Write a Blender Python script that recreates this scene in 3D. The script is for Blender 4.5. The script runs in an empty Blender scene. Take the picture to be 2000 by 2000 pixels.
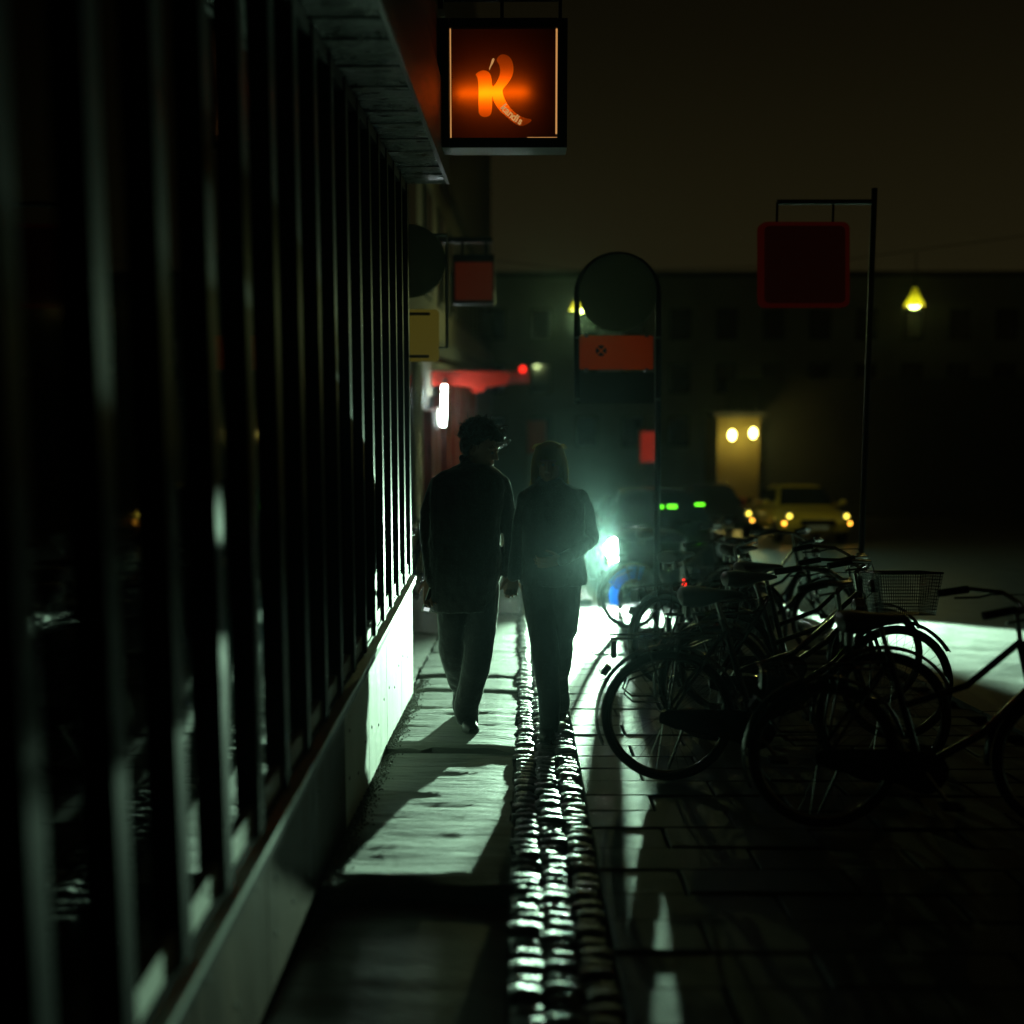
import bpy, bmesh, math, random
from mathutils import Vector, Matrix, noise
random.seed(7)
SC = bpy.context.scene
COL = SC.collection

# ------------------------------------------------------------------ camera
FPX, CAMH = 2200.0, 1.506            # focal length in pixels of the 2000 px picture, eye height
PITCH = math.atan(256 / 2200); YAW = math.atan(22 / 2200 * math.cos(PITCH))
SLOPE = 0.086                        # the street falls away from the camera
SANG = math.atan(SLOPE)
cd = bpy.data.cameras.new('camera'); cam = bpy.data.objects.new('camera', cd); COL.objects.link(cam)
cam.location = (0, 0, CAMH); cam.rotation_euler = (math.pi / 2 - PITCH, 0, YAW)
cd.sensor_width = 36; cd.lens = 36 * FPX / 2000; cd.clip_start = 0.05; cd.clip_end = 600
cd.dof.use_dof = True; cd.dof.focus_distance = 6.5; cd.dof.aperture_fstop = 0.85
SC.camera = cam

# ------------------------------------------------------------------ world, night sky with town glow
W = bpy.data.worlds.new('World'); SC.world = W; W.use_nodes = True
bg = W.node_tree.nodes['Background']
bg.inputs['Color'].default_value = (1.0, 0.80, 0.30, 1); bg.inputs['Strength'].default_value = 0.0078
wn, wl = W.node_tree.nodes.new, W.node_tree.links.new      # town glow, strongest over the roofs and fading upwards
wc = wn('ShaderNodeTexCoord'); wx = wn('ShaderNodeSeparateXYZ'); wr = wn('ShaderNodeMapRange'); wr.interpolation_type = 'SMOOTHSTEP'
for k_, v_ in (('From Min', .03), ('From Max', .36), ('To Min', .0118), ('To Max', .0034)): wr.inputs[k_].default_value = v_
wl(wc.outputs['Generated'], wx.inputs[0]); wl(wx.outputs['Z'], wr.inputs['Value']); wl(wr.outputs[0], bg.inputs['Strength'])
SC.view_settings.view_transform = 'Standard'; SC.view_settings.look = 'None'
SC.view_settings.exposure = 0; SC.view_settings.gamma = 1
cy = SC.cycles
cy.use_denoising = True; cy.max_bounces = 5; cy.diffuse_bounces = 2; cy.glossy_bounces = 3
cy.transmission_bounces = 4; cy.volume_bounces = 0; cy.transparent_max_bounces = 6
cy.sample_clamp_indirect = 2.0; cy.sample_clamp_direct = 0; cy.caustics_reflective = False; cy.caustics_refractive = False
cy.use_light_tree = True; cy.use_adaptive_sampling = False

# ------------------------------------------------------------------ picture <-> place
def ray(u, v):
    c = ((u - 1000) / FPX, 1.0, -(v - 1000) / FPX)
    cp, sp = math.cos(PITCH), math.sin(PITCH); y = c[1] * cp + c[2] * sp; z = -c[1] * sp + c[2] * cp
    a, b = math.cos(YAW), math.sin(YAW)
    return Vector((c[0] * a - y * b, c[0] * b + y * a, z))
def at(u, v, d):
    r = ray(u, v); p = r * (d / r.y); p.z += CAMH; return p
def gz(y): return -SLOPE * min(y, 60.0)

# ------------------------------------------------------------------ materials
def nt(name):
    m = bpy.data.materials.new(name); m.use_nodes = True
    t = m.node_tree; return m, t, t.nodes['Principled BSDF']
def rgb(c): return (c[0], c[1], c[2], 1)
def pmat(name, col, rough=.6, metal=0, bump=None, var=None, emit=None, spec=.5, sheen=0, coat=0, stretch=None):
    m, t, b = nt(name); N = t.nodes.new; L = t.links.new
    b.inputs['Base Color'].default_value = rgb(col); b.inputs['Roughness'].default_value = rough
    b.inputs['Metallic'].default_value = metal; b.inputs['Specular IOR Level'].default_value = spec
    if sheen: b.inputs['Sheen Weight'].default_value = sheen; b.inputs['Sheen Roughness'].default_value = .4
    if coat: b.inputs['Coat Weight'].default_value = coat; b.inputs['Coat Roughness'].default_value = .06
    if emit:
        b.inputs['Emission Color'].default_value = rgb(emit[0]); b.inputs['Emission Strength'].default_value = emit[1]
        if len(emit) > 2: m.cycles.emission_sampling = 'NONE'
    if bump or var:
        tc = N('ShaderNodeTexCoord'); mp = N('ShaderNodeMapping'); L(tc.outputs['Object'], mp.inputs['Vector'])
        if stretch: mp.inputs['Scale'].default_value = stretch
    if var:   # (scale, second colour, low, high)
        n = N('ShaderNodeTexNoise'); n.inputs['Scale'].default_value = var[0]; n.inputs['Detail'].default_value = 6
        L(mp.outputs[0], n.inputs['Vector'])
        r = N('ShaderNodeValToRGB'); r.color_ramp.elements[0].position = var[2]; r.color_ramp.elements[1].position = var[3]
        r.color_ramp.elements[0].color = rgb(col); r.color_ramp.elements[1].color = rgb(var[1])
        L(n.outputs['Fac'], r.inputs[0]); L(r.outputs[0], b.inputs['Base Color'])
        mr = N('ShaderNodeMapRange'); mr.inputs['To Min'].default_value = max(.03, rough - .15); mr.inputs['To Max'].default_value = min(1, rough + .15)
        L(n.outputs['Fac'], mr.inputs['Value']); L(mr.outputs[0], b.inputs['Roughness'])
    if bump:  # list of (scale, distance)
        prev = None
        for s, dist in bump:
            n = N('ShaderNodeTexNoise'); n.inputs['Scale'].default_value = s; n.inputs['Detail'].default_value = 4
            L(mp.outputs[0], n.inputs['Vector'])
            bm = N('ShaderNodeBump'); bm.inputs['Distance'].default_value = dist; bm.inputs['Strength'].default_value = 1
            L(n.outputs['Fac'], bm.inputs['Height'])
            if prev: L(prev.outputs[0], bm.inputs['Normal'])
            prev = bm
        L(prev.outputs[0], b.inputs['Normal'])
    return m
def emat(name, col, strength, light=False):
    m = bpy.data.materials.new(name); m.use_nodes = True; t = m.node_tree; t.nodes.clear()
    e = t.nodes.new('ShaderNodeEmission'); o = t.nodes.new('ShaderNodeOutputMaterial')
    e.inputs[0].default_value = rgb(col); e.inputs[1].default_value = strength; t.links.new(e.outputs[0], o.inputs[0])
    if not light: m.cycles.emission_sampling = 'NONE'
    return m
def tmat(name, col, trans=.7, rough=.5, bcol=None):
    """lit through from behind: diffuse transmission mixed with a glossy skin"""
    m, t, b = nt(name); N = t.nodes.new; L = t.links.new
    b.inputs['Base Color'].default_value = rgb(bcol or col); b.inputs['Roughness'].default_value = rough
    tr = N('ShaderNodeBsdfTranslucent'); tr.inputs[0].default_value = rgb(col)
    mx = N('ShaderNodeMixShader'); mx.inputs[0].default_value = trans
    L(b.outputs[0], mx.inputs[1]); L(tr.outputs[0], mx.inputs[2]); L(mx.outputs[0], t.nodes['Material Output'].inputs['Surface'])
    return m

M = {}
M['asphalt'] = pmat('wet_asphalt', (.035, .037, .036), .38, bump=[(90, .004), (12, .004)], var=(3, (.06, .06, .058), .35, .7))
M['bed'] = pmat('joint_sand', (.018, .017, .014), .9, bump=[(80, .01)])
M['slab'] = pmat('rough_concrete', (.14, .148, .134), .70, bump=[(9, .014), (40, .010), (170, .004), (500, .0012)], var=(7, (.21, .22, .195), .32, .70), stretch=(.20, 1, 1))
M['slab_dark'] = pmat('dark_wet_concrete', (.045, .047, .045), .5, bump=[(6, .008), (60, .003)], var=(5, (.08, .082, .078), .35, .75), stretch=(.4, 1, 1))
M['cobble'] = pmat('wet_granite_sett', (.032, .034, .034), .42, bump=[(20, .022), (60, .012), (240, .003)], var=(9, (.10, .10, .098), .3, .7), stretch=(.55, 1, 1))
M['paver'] = pmat('wet_concrete_paver', (.06, .063, .061), .60, bump=[(420, .004), (150, .005), (6, .003)], var=(14, (.09, .093, .09), .35, .7), spec=.4)
M['kerb'] = pmat('granite_kerb', (.16, .16, .155), .5, bump=[(60, .003)], var=(20, (.24, .24, .23), .3, .7))
M['gravel'] = pmat('grit', (.12, .12, .10), .85, bump=[(60, .01)])
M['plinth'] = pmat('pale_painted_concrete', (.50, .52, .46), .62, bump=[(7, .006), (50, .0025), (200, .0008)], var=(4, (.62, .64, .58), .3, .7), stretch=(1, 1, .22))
M['plinth_shaded'] = pmat('shaded_plinth_panel', (.014, .008, .004), .6, bump=[(7, .004), (60, .002)], var=(5, (.035, .020, .008), .3, .7), stretch=(1, 1, .25), spec=.03)  # near panels: the couple's shade is put into this dark brown colour
M['sill'] = pmat('pale_metal_sill', (.55, .58, .56), .42, .2, bump=[(40, .001)], var=(15, (.42, .45, .43), .3, .8))
M['rail'] = pmat('pale_rail', (.60, .63, .58), .5, bump=[(60, .001)], var=(9, (.48, .50, .45), .3, .8))
M['mullion'] = pmat('black_metal', (.008, .009, .010), .5, 0, bump=[(9, .0015), (40, .0004)], stretch=(1, 1, .3), spec=.035)
M['glass'] = pmat('dark_shop_glass', (.002, .0025, .0025), .035, spec=.55, bump=[(1.3, .004)], stretch=(1, 1, .5))
M['soffit'] = pmat('brushed_soffit_metal', (.05, .055, .055), .30, .8, bump=[(9, .012), (40, .006), (160, .0012)], var=(12, (.02, .022, .022), .3, .8), stretch=(1, 2.5, 1))
M['black'] = pmat('black_paint', (.006, .006, .006), .5, spec=.2)
M['darkwall'] = pmat('dark_render', (.03, .03, .028), .85, bump=[(20, .006)], var=(2, (.045, .044, .04), .3, .7))
M['screw'] = pmat('dark_screw', (.02, .018, .014), .6)
M['brick'] = pmat('sooty_facade', (.10, .085, .065), .85, bump=[(12, .01)], var=(2.5, (.14, .115, .085), .3, .7))
M['farwall'] = pmat('far_render', (.22, .22, .19), .9, var=(.6, (.30, .30, .26), .3, .7))
M['yellowwall'] = pmat('ochre_render', (.16, .12, .025), .85, bump=[(10, .01)], var=(1.5, (.20, .15, .04), .3, .7))
M['redpaint'] = pmat('red_paint', (.36, .035, .02), .5, var=(4, (.25, .022, .014), .3, .7))
M['awning'] = tmat('red_awning_cloth', (.75, .030, .008), .4, .9, (.60, .025, .008))
M['window'] = pmat('night_window', (.006, .007, .008), .06, spec=.6)
M['zinc'] = pmat('zinc_pipe', (.30, .26, .10), .45, .3)
M['steel'] = pmat('galvanised_steel', (.20, .21, .20), .42, .8, bump=[(60, .0008)])
M['signback'] = tmat('grey_sign_plate', (.30, .32, .22), .45, .6, (.10, .105, .09))
M['signorange'] = tmat('orange_sign_plate', (1, .26, .04), .85, .5, (.5, .10, .02))
M['signdark'] = pmat('dark_sign_plate', (.03, .032, .03), .5)
M['signblack'] = pmat('sign_black_print', (.008, .008, .008), .6)
M['bikeblack'] = pmat('black_enamel', (.010, .010, .011), .24, coat=.5)
M['tyre'] = pmat('rubber', (.012, .012, .012), .75, bump=[(150, .001)])
M['chrome'] = pmat('dull_chrome', (.30, .30, .29), .25, 1)
M['saddle'] = pmat('brown_leather', (.035, .016, .010), .45, bump=[(70, .0008)])
M['blueguard'] = tmat('blue_skirt_guard', (.03, .36, .90), .70, .35, (.01, .14, .45))
M['reflector'] = pmat('amber_reflector', (.6, .2, .03), .12)
M['redglint'] = emat('red_reflector_glint', (1, .02, .01), 3.0)
M['whiteglint'] = emat('white_reflector_glint', (.85, 1, .9), 4.0)
M['jacket'] = pmat('dark_cotton_twill', (.018, .018, .019), .85, bump=[(16, .010), (400, .0006)], sheen=.9)
M['jacket2'] = pmat('dark_denim', (.030, .036, .040), .85, bump=[(14, .010), (400, .0006)], sheen=1.0)
M['trouser'] = pmat('black_wool', (.014, .014, .016), .9, bump=[(12, .012), (400, .0006)], sheen=.6)
M['trouser2'] = pmat('dark_trouser', (.020, .026, .028), .9, bump=[(10, .010), (400, .0006)], sheen=.7)
M['fibre'] = tmat('loose_fibre', (.30, .33, .32), .7, .7, (.03, .03, .03))
M['skin'] = pmat('skin', (.42, .24, .17), .5)
M['eye'] = pmat('eye', (.3, .3, .3), .1)
M['shoe'] = pmat('dark_leather', (.012, .011, .010), .4)
M['sole'] = pmat('rubber_sole', (.06, .06, .055), .7)
M['hairdark'] = tmat('dark_brown_hair', (.10, .06, .025), .35, .4, (.012, .008, .005))
M['hairlight'] = tmat('fair_hair', (.68, .52, .21), .48, .4, (.14, .095, .04))
M['phone'] = pmat('white_phone', (.75, .77, .75), .25, coat=.6)
M['phonelit'] = emat('phone_screen_light', (.85, 1, .95), .7)
M['carpaint'] = pmat('dark_car_paint', (.016, .020, .022), .22, .2, coat=1)
M['caryellow'] = pmat('yellow_car_paint', (.55, .40, .05), .3, coat=1)
M['carglass'] = pmat('car_glass', (.008, .010, .010), .04, spec=.6)
M['lampglass'] = emat('headlamp_lens', (.78, 1, .90), 260.0)
M['lampoff'] = pmat('headlamp_off', (.35, .36, .36), .1)
M['lampdim'] = emat('headlamp_lens_dim', (.78, 1, .90), 1.3); M['lampamber'] = emat('yellow_lamp_lens', (1, .75, .08), 5.0)
M['amber'] = emat('amber_lamp', (1, .42, .04), 9.0)
M['yellowbulb'] = emat('yellow_bulb', (1, .88, .22), 20.0)
M['green'] = emat('green_reflection', (.14, 1, .02), 2.6)
M['plate'] = pmat('number_plate', (.6, .6, .55), .5)
M['tube'] = emat('fluorescent_tube', (.80, 1, .90), 100.0, True)
M['neon'] = emat('sign_tube', (1, .34, .035), 19.0, True)
M['signletter'] = tmat('orange_acrylic', (1.0, .29, .02), .95, .4, (.30, .03, .01))
M['signface'] = tmat('dark_red_acrylic', (.20, .060, .002), .9, .35, (.03, .004, .002))
M['signtext'] = emat('lit_pale_acrylic', (1, .46, .14), .55)
M['signside'] = tmat('red_acrylic', (.40, .008, .003), .9, .35, (.08, .004, .002))
M['redsign'] = emat('red_lit_sign', (1, .05, .02), .16)
M['rededge'] = emat('dim_red_edge_light', (1, .06, .03), .011); M['redpanel'] = pmat('dark_red_panel', (.05, .006, .005), .4, emit=((1, .03, .02), .0025, 0))
M['redglow'] = emat('red_bulb', (1, .02, .01), 2.2)
M['yellowsign'] = emat('dim_yellow_sign', (1, .80, .10), .045)
M['lampshade'] = pmat('enamel_shade', (.25, .26, .2), .4)
M['lampbulb'] = emat('street_lamp_bulb', (.80, 1, .25), 14.0)
M['shadeglow'] = tmat('opal_shade', (.9, .8, .2), .9)

# ------------------------------------------------------------------ mesh building
class MB:
    def __init__(s): s.V = []; s.F = []
    def add(s, vs, fs):
        o = len(s.V); s.V += [Vector(v) for v in vs]; s.F += [tuple(i + o for i in f) for f in fs]
        return s
    def box(s, c, d, R=None):
        x, y, z = (k / 2 for k in d); c = Vector(c)
        vs = [Vector((a * x, b * y, e * z)) for a in (-1, 1) for b in (-1, 1) for e in (-1, 1)]
        if R: vs = [R @ v for v in vs]
        return s.add([v + c for v in vs], [(0, 1, 3, 2), (4, 6, 7, 5), (0, 4, 5, 1), (2, 3, 7, 6), (0, 2, 6, 4), (1, 5, 7, 3)])
    def b2(s, lo, hi): return s.box([(a + b) / 2 for a, b in zip(lo, hi)], [b - a for a, b in zip(lo, hi)])
    def loft(s, rings, cap=True, closed=False):
        n = len(rings[0]); vs = [p for r in rings for p in r]; fs = []
        k = len(rings)
        for i in range(k if closed else k - 1):
            j = (i + 1) % k
            for a in range(n):
                b = (a + 1) % n; fs.append((i * n + a, i * n + b, j * n + b, j * n + a))
        if cap and not closed: fs += [tuple(range(n))[::-1], tuple(range((k - 1) * n, k * n))]
        return s.add(vs, fs)
    def tube(s, pts, r, n=8, closed=False, cap=True):
        pts = [Vector(p) for p in pts]; k = len(pts); rs = r if isinstance(r, (list, tuple)) else [r] * k; rings = []
        up = None
        for i, p in enumerate(pts):
            a = pts[i - 1] if (i or closed) else p; b = pts[(i + 1) % k] if (i < k - 1 or closed) else p
            t = (b - a).normalized()
            if up is None: up = Vector((0, 0, 1)) if abs(t.z) < .9 else Vector((1, 0, 0))
            x = t.cross(up).normalized(); up = x.cross(t).normalized()
            rings.append([p + (x * math.cos(2 * math.pi * q / n) + up * math.sin(2 * math.pi * q / n)) * rs[i] for q in range(n)])
        return s.loft(rings, cap, closed)
    def ball(s, c, r, R=None, n=14, m=10):
        c = Vector(c); r = r if isinstance(r, (list, tuple)) else (r, r, r); rings = []
        for i in range(1, m):
            th = math.pi * i / m
            ring = [Vector((r[0] * math.sin(th) * math.cos(2 * math.pi * q / n), r[1] * math.sin(th) * math.sin(2 * math.pi * q / n), -r[2] * math.cos(th))) for q in range(n)]
            rings.append([(R @ v if R else v) + c for v in ring])
        return s.loft(rings)
    def cap(s, p0, r0, p1, r1, n=14):
        p0, p1 = Vector(p0), Vector(p1); t = (p1 - p0)
        if t.length < 1e-6: return s.ball(p0, max(r0, r1))
        t.normalize(); pts = []; rs = []
        for a in (-80, -50, -20): pts.append(p0 + t * r0 * math.sin(math.radians(a))); rs.append(r0 * math.cos(math.radians(a)))
        for a in (20, 50, 80): pts.append(p1 + t * r1 * math.sin(math.radians(a))); rs.append(r1 * math.cos(math.radians(a)))
        return s.tube(pts, rs, n)
    def chain(s, pts, rs, n=14):
        for i in range(len(pts) - 1): s.cap(pts[i], rs[i], pts[i + 1], rs[i + 1], n)
        return s
    def lathe(s, prof, n=24, Mx=None, cap=True):
        rings = []
        for r, z in prof:
            ring = [Vector((r * math.cos(2 * math.pi * q / n), r * math.sin(2 * math.pi * q / n), z)) for q in range(n)]
            rings.append([Mx @ v if Mx else v for v in ring])
        return s.loft(rings, cap)
    def prism(s, poly, f, d):
        """poly 2D points -> f(p) world point; extruded along d"""
        d = Vector(d); a = [Vector(f(p)) for p in poly]; n = len(a)
        return s.add(a + [v + d for v in a], [tuple(range(n)), tuple(range(n, 2 * n))[::-1]] + [(i, i + n, (i + 1) % n + n, (i + 1) % n) for i in range(n)])
    def mesh(s, name, smooth=True, org=None):
        me = bpy.data.meshes.new(name); o = Vector(org) if org else Vector()
        me.from_pydata([tuple(v - o) for v in s.V], [], s.F)
        bm = bmesh.new(); bm.from_mesh(me); bmesh.ops.recalc_face_normals(bm, faces=bm.faces); bm.to_mesh(me); bm.free()
        if smooth:
            for p in me.polygons: p.use_smooth = True
            try: me.set_sharp_from_angle(angle=math.radians(40))
            except Exception: pass
        return me

def link(name, me, mat=None, parent=None, loc=None):
    o = bpy.data.objects.new(name, me); COL.objects.link(o)
    if mat and not me.materials: me.materials.append(M[mat])
    if parent: o.parent = parent
    if loc is not None: o.location = loc
    return o
def part(name, mb, mat, parent, smooth=True, bevel=0):
    """mb is in the parent's own frame"""
    o = link(name, mb.mesh(name, smooth), mat, parent)
    if bevel:
        b = o.modifiers.new('b', 'BEVEL'); b.width = bevel; b.segments = 2; b.limit_method = 'ANGLE'
    return o
def tag(o, label=None, cat=None, group=None, kind=None):
    if label: o['label'] = label
    if cat: o['category'] = cat
    if group: o['group'] = group
    if kind: o['kind'] = kind
    return o
def thing(name, label, cat, loc, group=None, mw=None):
    o = bpy.data.objects.new(name, None); COL.objects.link(o); o.location = loc; o.empty_display_size = .1
    if mw is not None: o.matrix_world = mw
    return tag(o, label, cat, group)
def copy_tree(o, parent=None):
    c = o.copy(); COL.objects.link(c); c.parent = parent
    for ch in list(o.children): copy_tree(ch, c)
    return c
def wpart(name, mb, mat, root, smooth=True, bevel=0):
    """mb is in world coordinates, root has only a location"""
    mb.V = [v - root.location for v in mb.V]
    return part(name, mb, mat, root, smooth, bevel)
def fuse(name, mb, voxel, it, root, mat, disp=None):
    me0 = bpy.data.meshes.new('tmp'); me0.from_pydata([tuple(v - root.location) for v in mb.V], [], mb.F)
    bm = bmesh.new(); bm.from_mesh(me0); bmesh.ops.recalc_face_normals(bm, faces=bm.faces); bm.to_mesh(me0); bm.free()
    o = bpy.data.objects.new('tmp', me0); COL.objects.link(o)
    r = o.modifiers.new('r', 'REMESH'); r.mode = 'VOXEL'; r.voxel_size = voxel
    if it:
        s = o.modifiers.new('s', 'SMOOTH'); s.factor = .5; s.iterations = it
    dg = bpy.context.evaluated_depsgraph_get(); dg.update()
    me = bpy.data.meshes.new_from_object(o.evaluated_get(dg)); me.name = name
    bpy.data.objects.remove(o, do_unlink=True)
    if disp:
        amp, sc = disp; me.update(); ns = [v.normal.copy() for v in me.vertices]
        for v, nn in zip(me.vertices, ns):
            p = v.co
            v.co += nn * amp * (noise.noise(Vector((p.x * sc, p.y * sc, p.z * sc * .55))) + .5 * noise.noise(Vector((p.x * sc * 2.3 + 9, p.y * sc * 2.3, p.z * sc * 1.6))))
    for p in me.polygons: p.use_smooth = True
    return link(name, me, mat, root)

# ------------------------------------------------------------------ lamps of the place (each beside its fitting further down)
def spot(name, loc, target, power, col, size, blend, rad):
    l = bpy.data.lights.new(name, 'SPOT'); l.energy = power; l.color = col; l.spot_size = math.radians(size); l.spot_blend = blend; l.shadow_soft_size = rad
    o = bpy.data.objects.new(name, l); COL.objects.link(o); o.location = loc
    o.rotation_euler = (Vector(target) - Vector(loc)).to_track_quat('-Z', 'Y').to_euler(); return o
def point(name, loc, power, col, rad):
    l = bpy.data.lights.new(name, 'POINT'); l.energy = power; l.color = col; l.shadow_soft_size = rad
    o = bpy.data.objects.new(name, l); COL.objects.link(o); o.location = loc; return o

# ================================================================== THE SETTING
# road: one sheet, falling with the street, level beyond it
mb = MB(); ys = [-14, 0, 20, 40, 60, 118]; xs = [-70, -20, 0, 20, 70]
for i, y in enumerate(ys):
    for x in xs: mb.V.append(Vector((x, y, (gz(y) if y > 0 else -SLOPE * y) - .11)))
n = len(xs)
mb.F = [(j * n + i, j * n + i + 1, (j + 1) * n + i + 1, (j + 1) * n + i) for j in range(len(ys) - 1) for i in range(n - 1)]
tag(link('road', mb.mesh('road', False), 'asphalt'), 'wet dark asphalt street falling away downhill', None, None, 'structure')

# pavement: sand bed with slabs, setts and pavers as its pieces
mb = MB()
def bedbox(x0, x1, y0, y1, top, bot=-.30):
    vs = [(x, y, -SLOPE * y + h) for x in (x0, x1) for y in (y0, y1) for h in (bot, top)]
    mb.add(vs, [(0, 1, 3, 2), (4, 6, 7, 5), (0, 4, 5, 1), (2, 3, 7, 6), (0, 2, 6, 4), (1, 5, 7, 3)])
bedbox(-1.9, -.05, -6, 13.4, -.13); bedbox(-.0502, 2.95, -6, 13.4, -.035); bedbox(-1.9, .70, 13.4, 60, -.085)
pave = tag(link('pavement', mb.mesh('pavement', False), 'bed'), 'wet pavement of concrete slabs, cobbles and pavers along the shopfront', None, None, 'structure')
MS = Matrix.Rotation(-SANG, 4, 'X')
def slab(x0, x1, y0, y1, h, mat, amp, name='slab', res=.035):
    nx = max(2, int((x1 - x0) / res / 1.6)); ny = max(2, int((y1 - y0) / res)); m = MB()
    sd = random.random() * 50
    for j in range(ny + 1):
        for i in range(nx + 1):
            x = x0 + (x1 - x0) * i / nx; y = y0 + (y1 - y0) * j / ny
            z = amp * (noise.noise(Vector((x * 1.6 + sd, y * 9, 0))) + .7 * noise.noise(Vector((x * 4, y * 22 + sd, 3))))
            ex = max(0, 1 - min(i, nx - i) / 2.) if name == 'slab' else 0
            z -= ex * .008 * (1 + noise.noise(Vector((x * 9, y * 14, 5 + sd))))
            ey = max(0, 1 - j / 3.) if name == 'slab' else 0
            z -= ey * ey * .010 * (1 + noise.noise(Vector((x * 16, 3, sd))))
            y += ey * .07 * (noise.noise(Vector((x * 6, 0, sd))) + .5 * noise.noise(Vector((x * 17, 2, sd))) + .45) * (1 if y1 - y0 > 1 else .15)
            m.V.append(Vector((x + ex * .02 * noise.noise(Vector((y * 11, sd, 0))), y, -SLOPE * y + h + z)))
    w = nx + 1
    m.F = [(j * w + i, j * w + i + 1, (j + 1) * w + i + 1, (j + 1) * w + i) for j in range(ny) for i in range(nx)]
    rim = [i for i in range(w)] + [j * w + nx for j in range(1, ny + 1)] + [ny * w + i for i in range(nx - 1, -1, -1)] + [j * w for j in range(ny - 1, 0, -1)]
    o = len(m.V); m.V += [m.V[k] - Vector((0, 0, .12)) for k in rim]; q = len(rim)
    m.F += [(rim[k], o + k, o + (k + 1) % q, rim[(k + 1) % q]) for k in range(q)]
    return link(name, m.mesh(name), mat, pave)
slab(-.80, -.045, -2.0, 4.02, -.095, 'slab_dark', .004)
slab(-.80, -.050, 4.035, 6.06, -.028, 'slab', .0062)
slab(-.80, -.045, 6.075, 7.45, .0, 'slab', .0062)
slab(-.80, -.045, 7.50, 7.78, -.018, 'slab', .004)
slab(-.80, -.03, 7.80, 8.02, -.006, 'slab', .003)
slab(-.80, -.03, 8.05, 8.36, -.022, 'slab', .003)
slab(-1.80, -.82, 7.70, 9.6, -.02, 'slab', .004)
yb = 8.39
for k, L_ in enumerate((1.2, 1.2, 1.6, 1.6, 2.0, 2.0, 3, 3, 4, 6, 8, 10)):
    slab(-.80, -.03, yb, yb + L_ - .015, -.012 - .006 * (k % 3), 'slab', .004, res=.05 if yb < 13 else .12)
    slab(-1.80, -.82, max(yb, 9.62), yb + L_ - .015, -.014 - .005 * ((k + 1) % 3), 'slab', .004, res=.06 if yb < 13 else .14) if yb + L_ > 9.7 else None
    yb += L_
# setts, three rows
def sett(seed, sx, sy):
    rnd = random.Random(seed); m = MB(); n = 4
    for j in range(n + 1):
        for i in range(n + 1):
            u, v = i / n * 2 - 1, j / n * 2 - 1
            z = -.008 * abs(u) ** 8 - .009 * abs(v) ** 5 + .005 * noise.noise(Vector((u * 1.3 + seed * 7, v * 1.9, seed))) + .004 * noise.noise(Vector((u * .7 + seed * 3, v * 3.3, seed + 9)))
            m.V.append(Vector((u * sx / 2 * (1 - .06 * v * v * rnd.random()), v * sy / 2 * (1 - .07 * u * u * rnd.random()), z)))
    w = n + 1; m.F = [(j * w + i, j * w + i + 1, (j + 1) * w + i + 1, (j + 1) * w + i) for j in range(n) for i in range(n)]
    rim = list(range(w)) + [j * w + n for j in range(1, n + 1)] + [n * w + i for i in range(n - 1, -1, -1)] + [j * w for j in range(n - 1, 0, -1)]
    o = len(m.V); m.V += [m.V[k] - Vector((0, 0, .05)) for k in rim]; q = len(rim)
    m.F += [(rim[k], o + k, o + (k + 1) % q, rim[(k + 1) % q]) for k in range(q)]
    return m
variants = [sett(k, (.088, .104, .112, .096, .108, .092, .100, .114)[k], .050 + .007 * k) for k in range(8)]
vmesh = [v.mesh('cobble') for v in variants]
rest = MB(); cnt = 0; spots_ = []
for c, (xc) in enumerate((.012, .122, .232)):
    y = 2.75 + .03 * c
    while y < 20:
        k = random.randrange(8); L_ = .052 + .007 * k; y += L_ / 2; spots_.append((y, xc + random.uniform(-.010, .010), k)); y += L_ / 2 + random.uniform(.001, .008)
spots_.sort()
for i, (y, x, k) in enumerate(spots_):
    Mx = Matrix.Translation((x, y, -SLOPE * y - .004 + random.uniform(-.007, .007))) @ MS @ Matrix.Rotation(random.uniform(-.09, .07), 4, 'X') @ Matrix.Rotation(random.uniform(-.08, .08), 4, 'Y') @ Matrix.Rotation(random.uniform(-.09, .09), 4, 'Z')
    if i < 300:
        o = link('cobble', vmesh[k], 'cobble', pave); o.matrix_world = Mx
    else: rest.add([Mx @ v for v in variants[k].V], variants[k].F)
tag(link('cobble_strip', rest.mesh('cobble_strip'), 'cobble', pave), 'far run of the cobble strip', None, None, 'stuff')
# pavers of the bicycle stand
pm = {}
def paver_mesh(wx, wy, seed):
    m = MB(); bv = .006; x, y = wx / 2, wy / 2
    m.loft([[Vector((a * (x - i), b * (y - i), z)) for a, b in ((-1, -1), (1, -1), (1, 1), (-1, 1))] for i, z in ((0, -.06), (0, -bv), (bv, 0))])
    return m.mesh('paver', False)
pvm = [paver_mesh(.615, .242, k) for k in range(3)]; pvh = paver_mesh(.300, .242, 9)
row = 0; y = 2.9
while y < 13.2:
    off = 0 if row % 2 else 1
    xs_ = [(.29 + .155, pvh)] if off else []
    x = .29 + (.31 if off else 0)
    while x < 2.6:
        xs_.append((x + .3125, random.choice(pvm))); x += .625
    for xx, me in xs_:
        o = link('paver', me, 'paver', pave)
        o.matrix_world = Matrix.Translation((xx, y + .125, -SLOPE * (y + .125) - .006 + random.uniform(-.005, .005))) @ MS @ Matrix.Rotation(random.uniform(-.014, .014), 4, 'X') @ Matrix.Rotation(random.uniform(-.006, .006), 4, 'Y')
    y += .252; row += 1
x = .29
slab(.29, .68, 13.3, 40, -.01, 'paver', .002, 'paver', .2)
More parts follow.
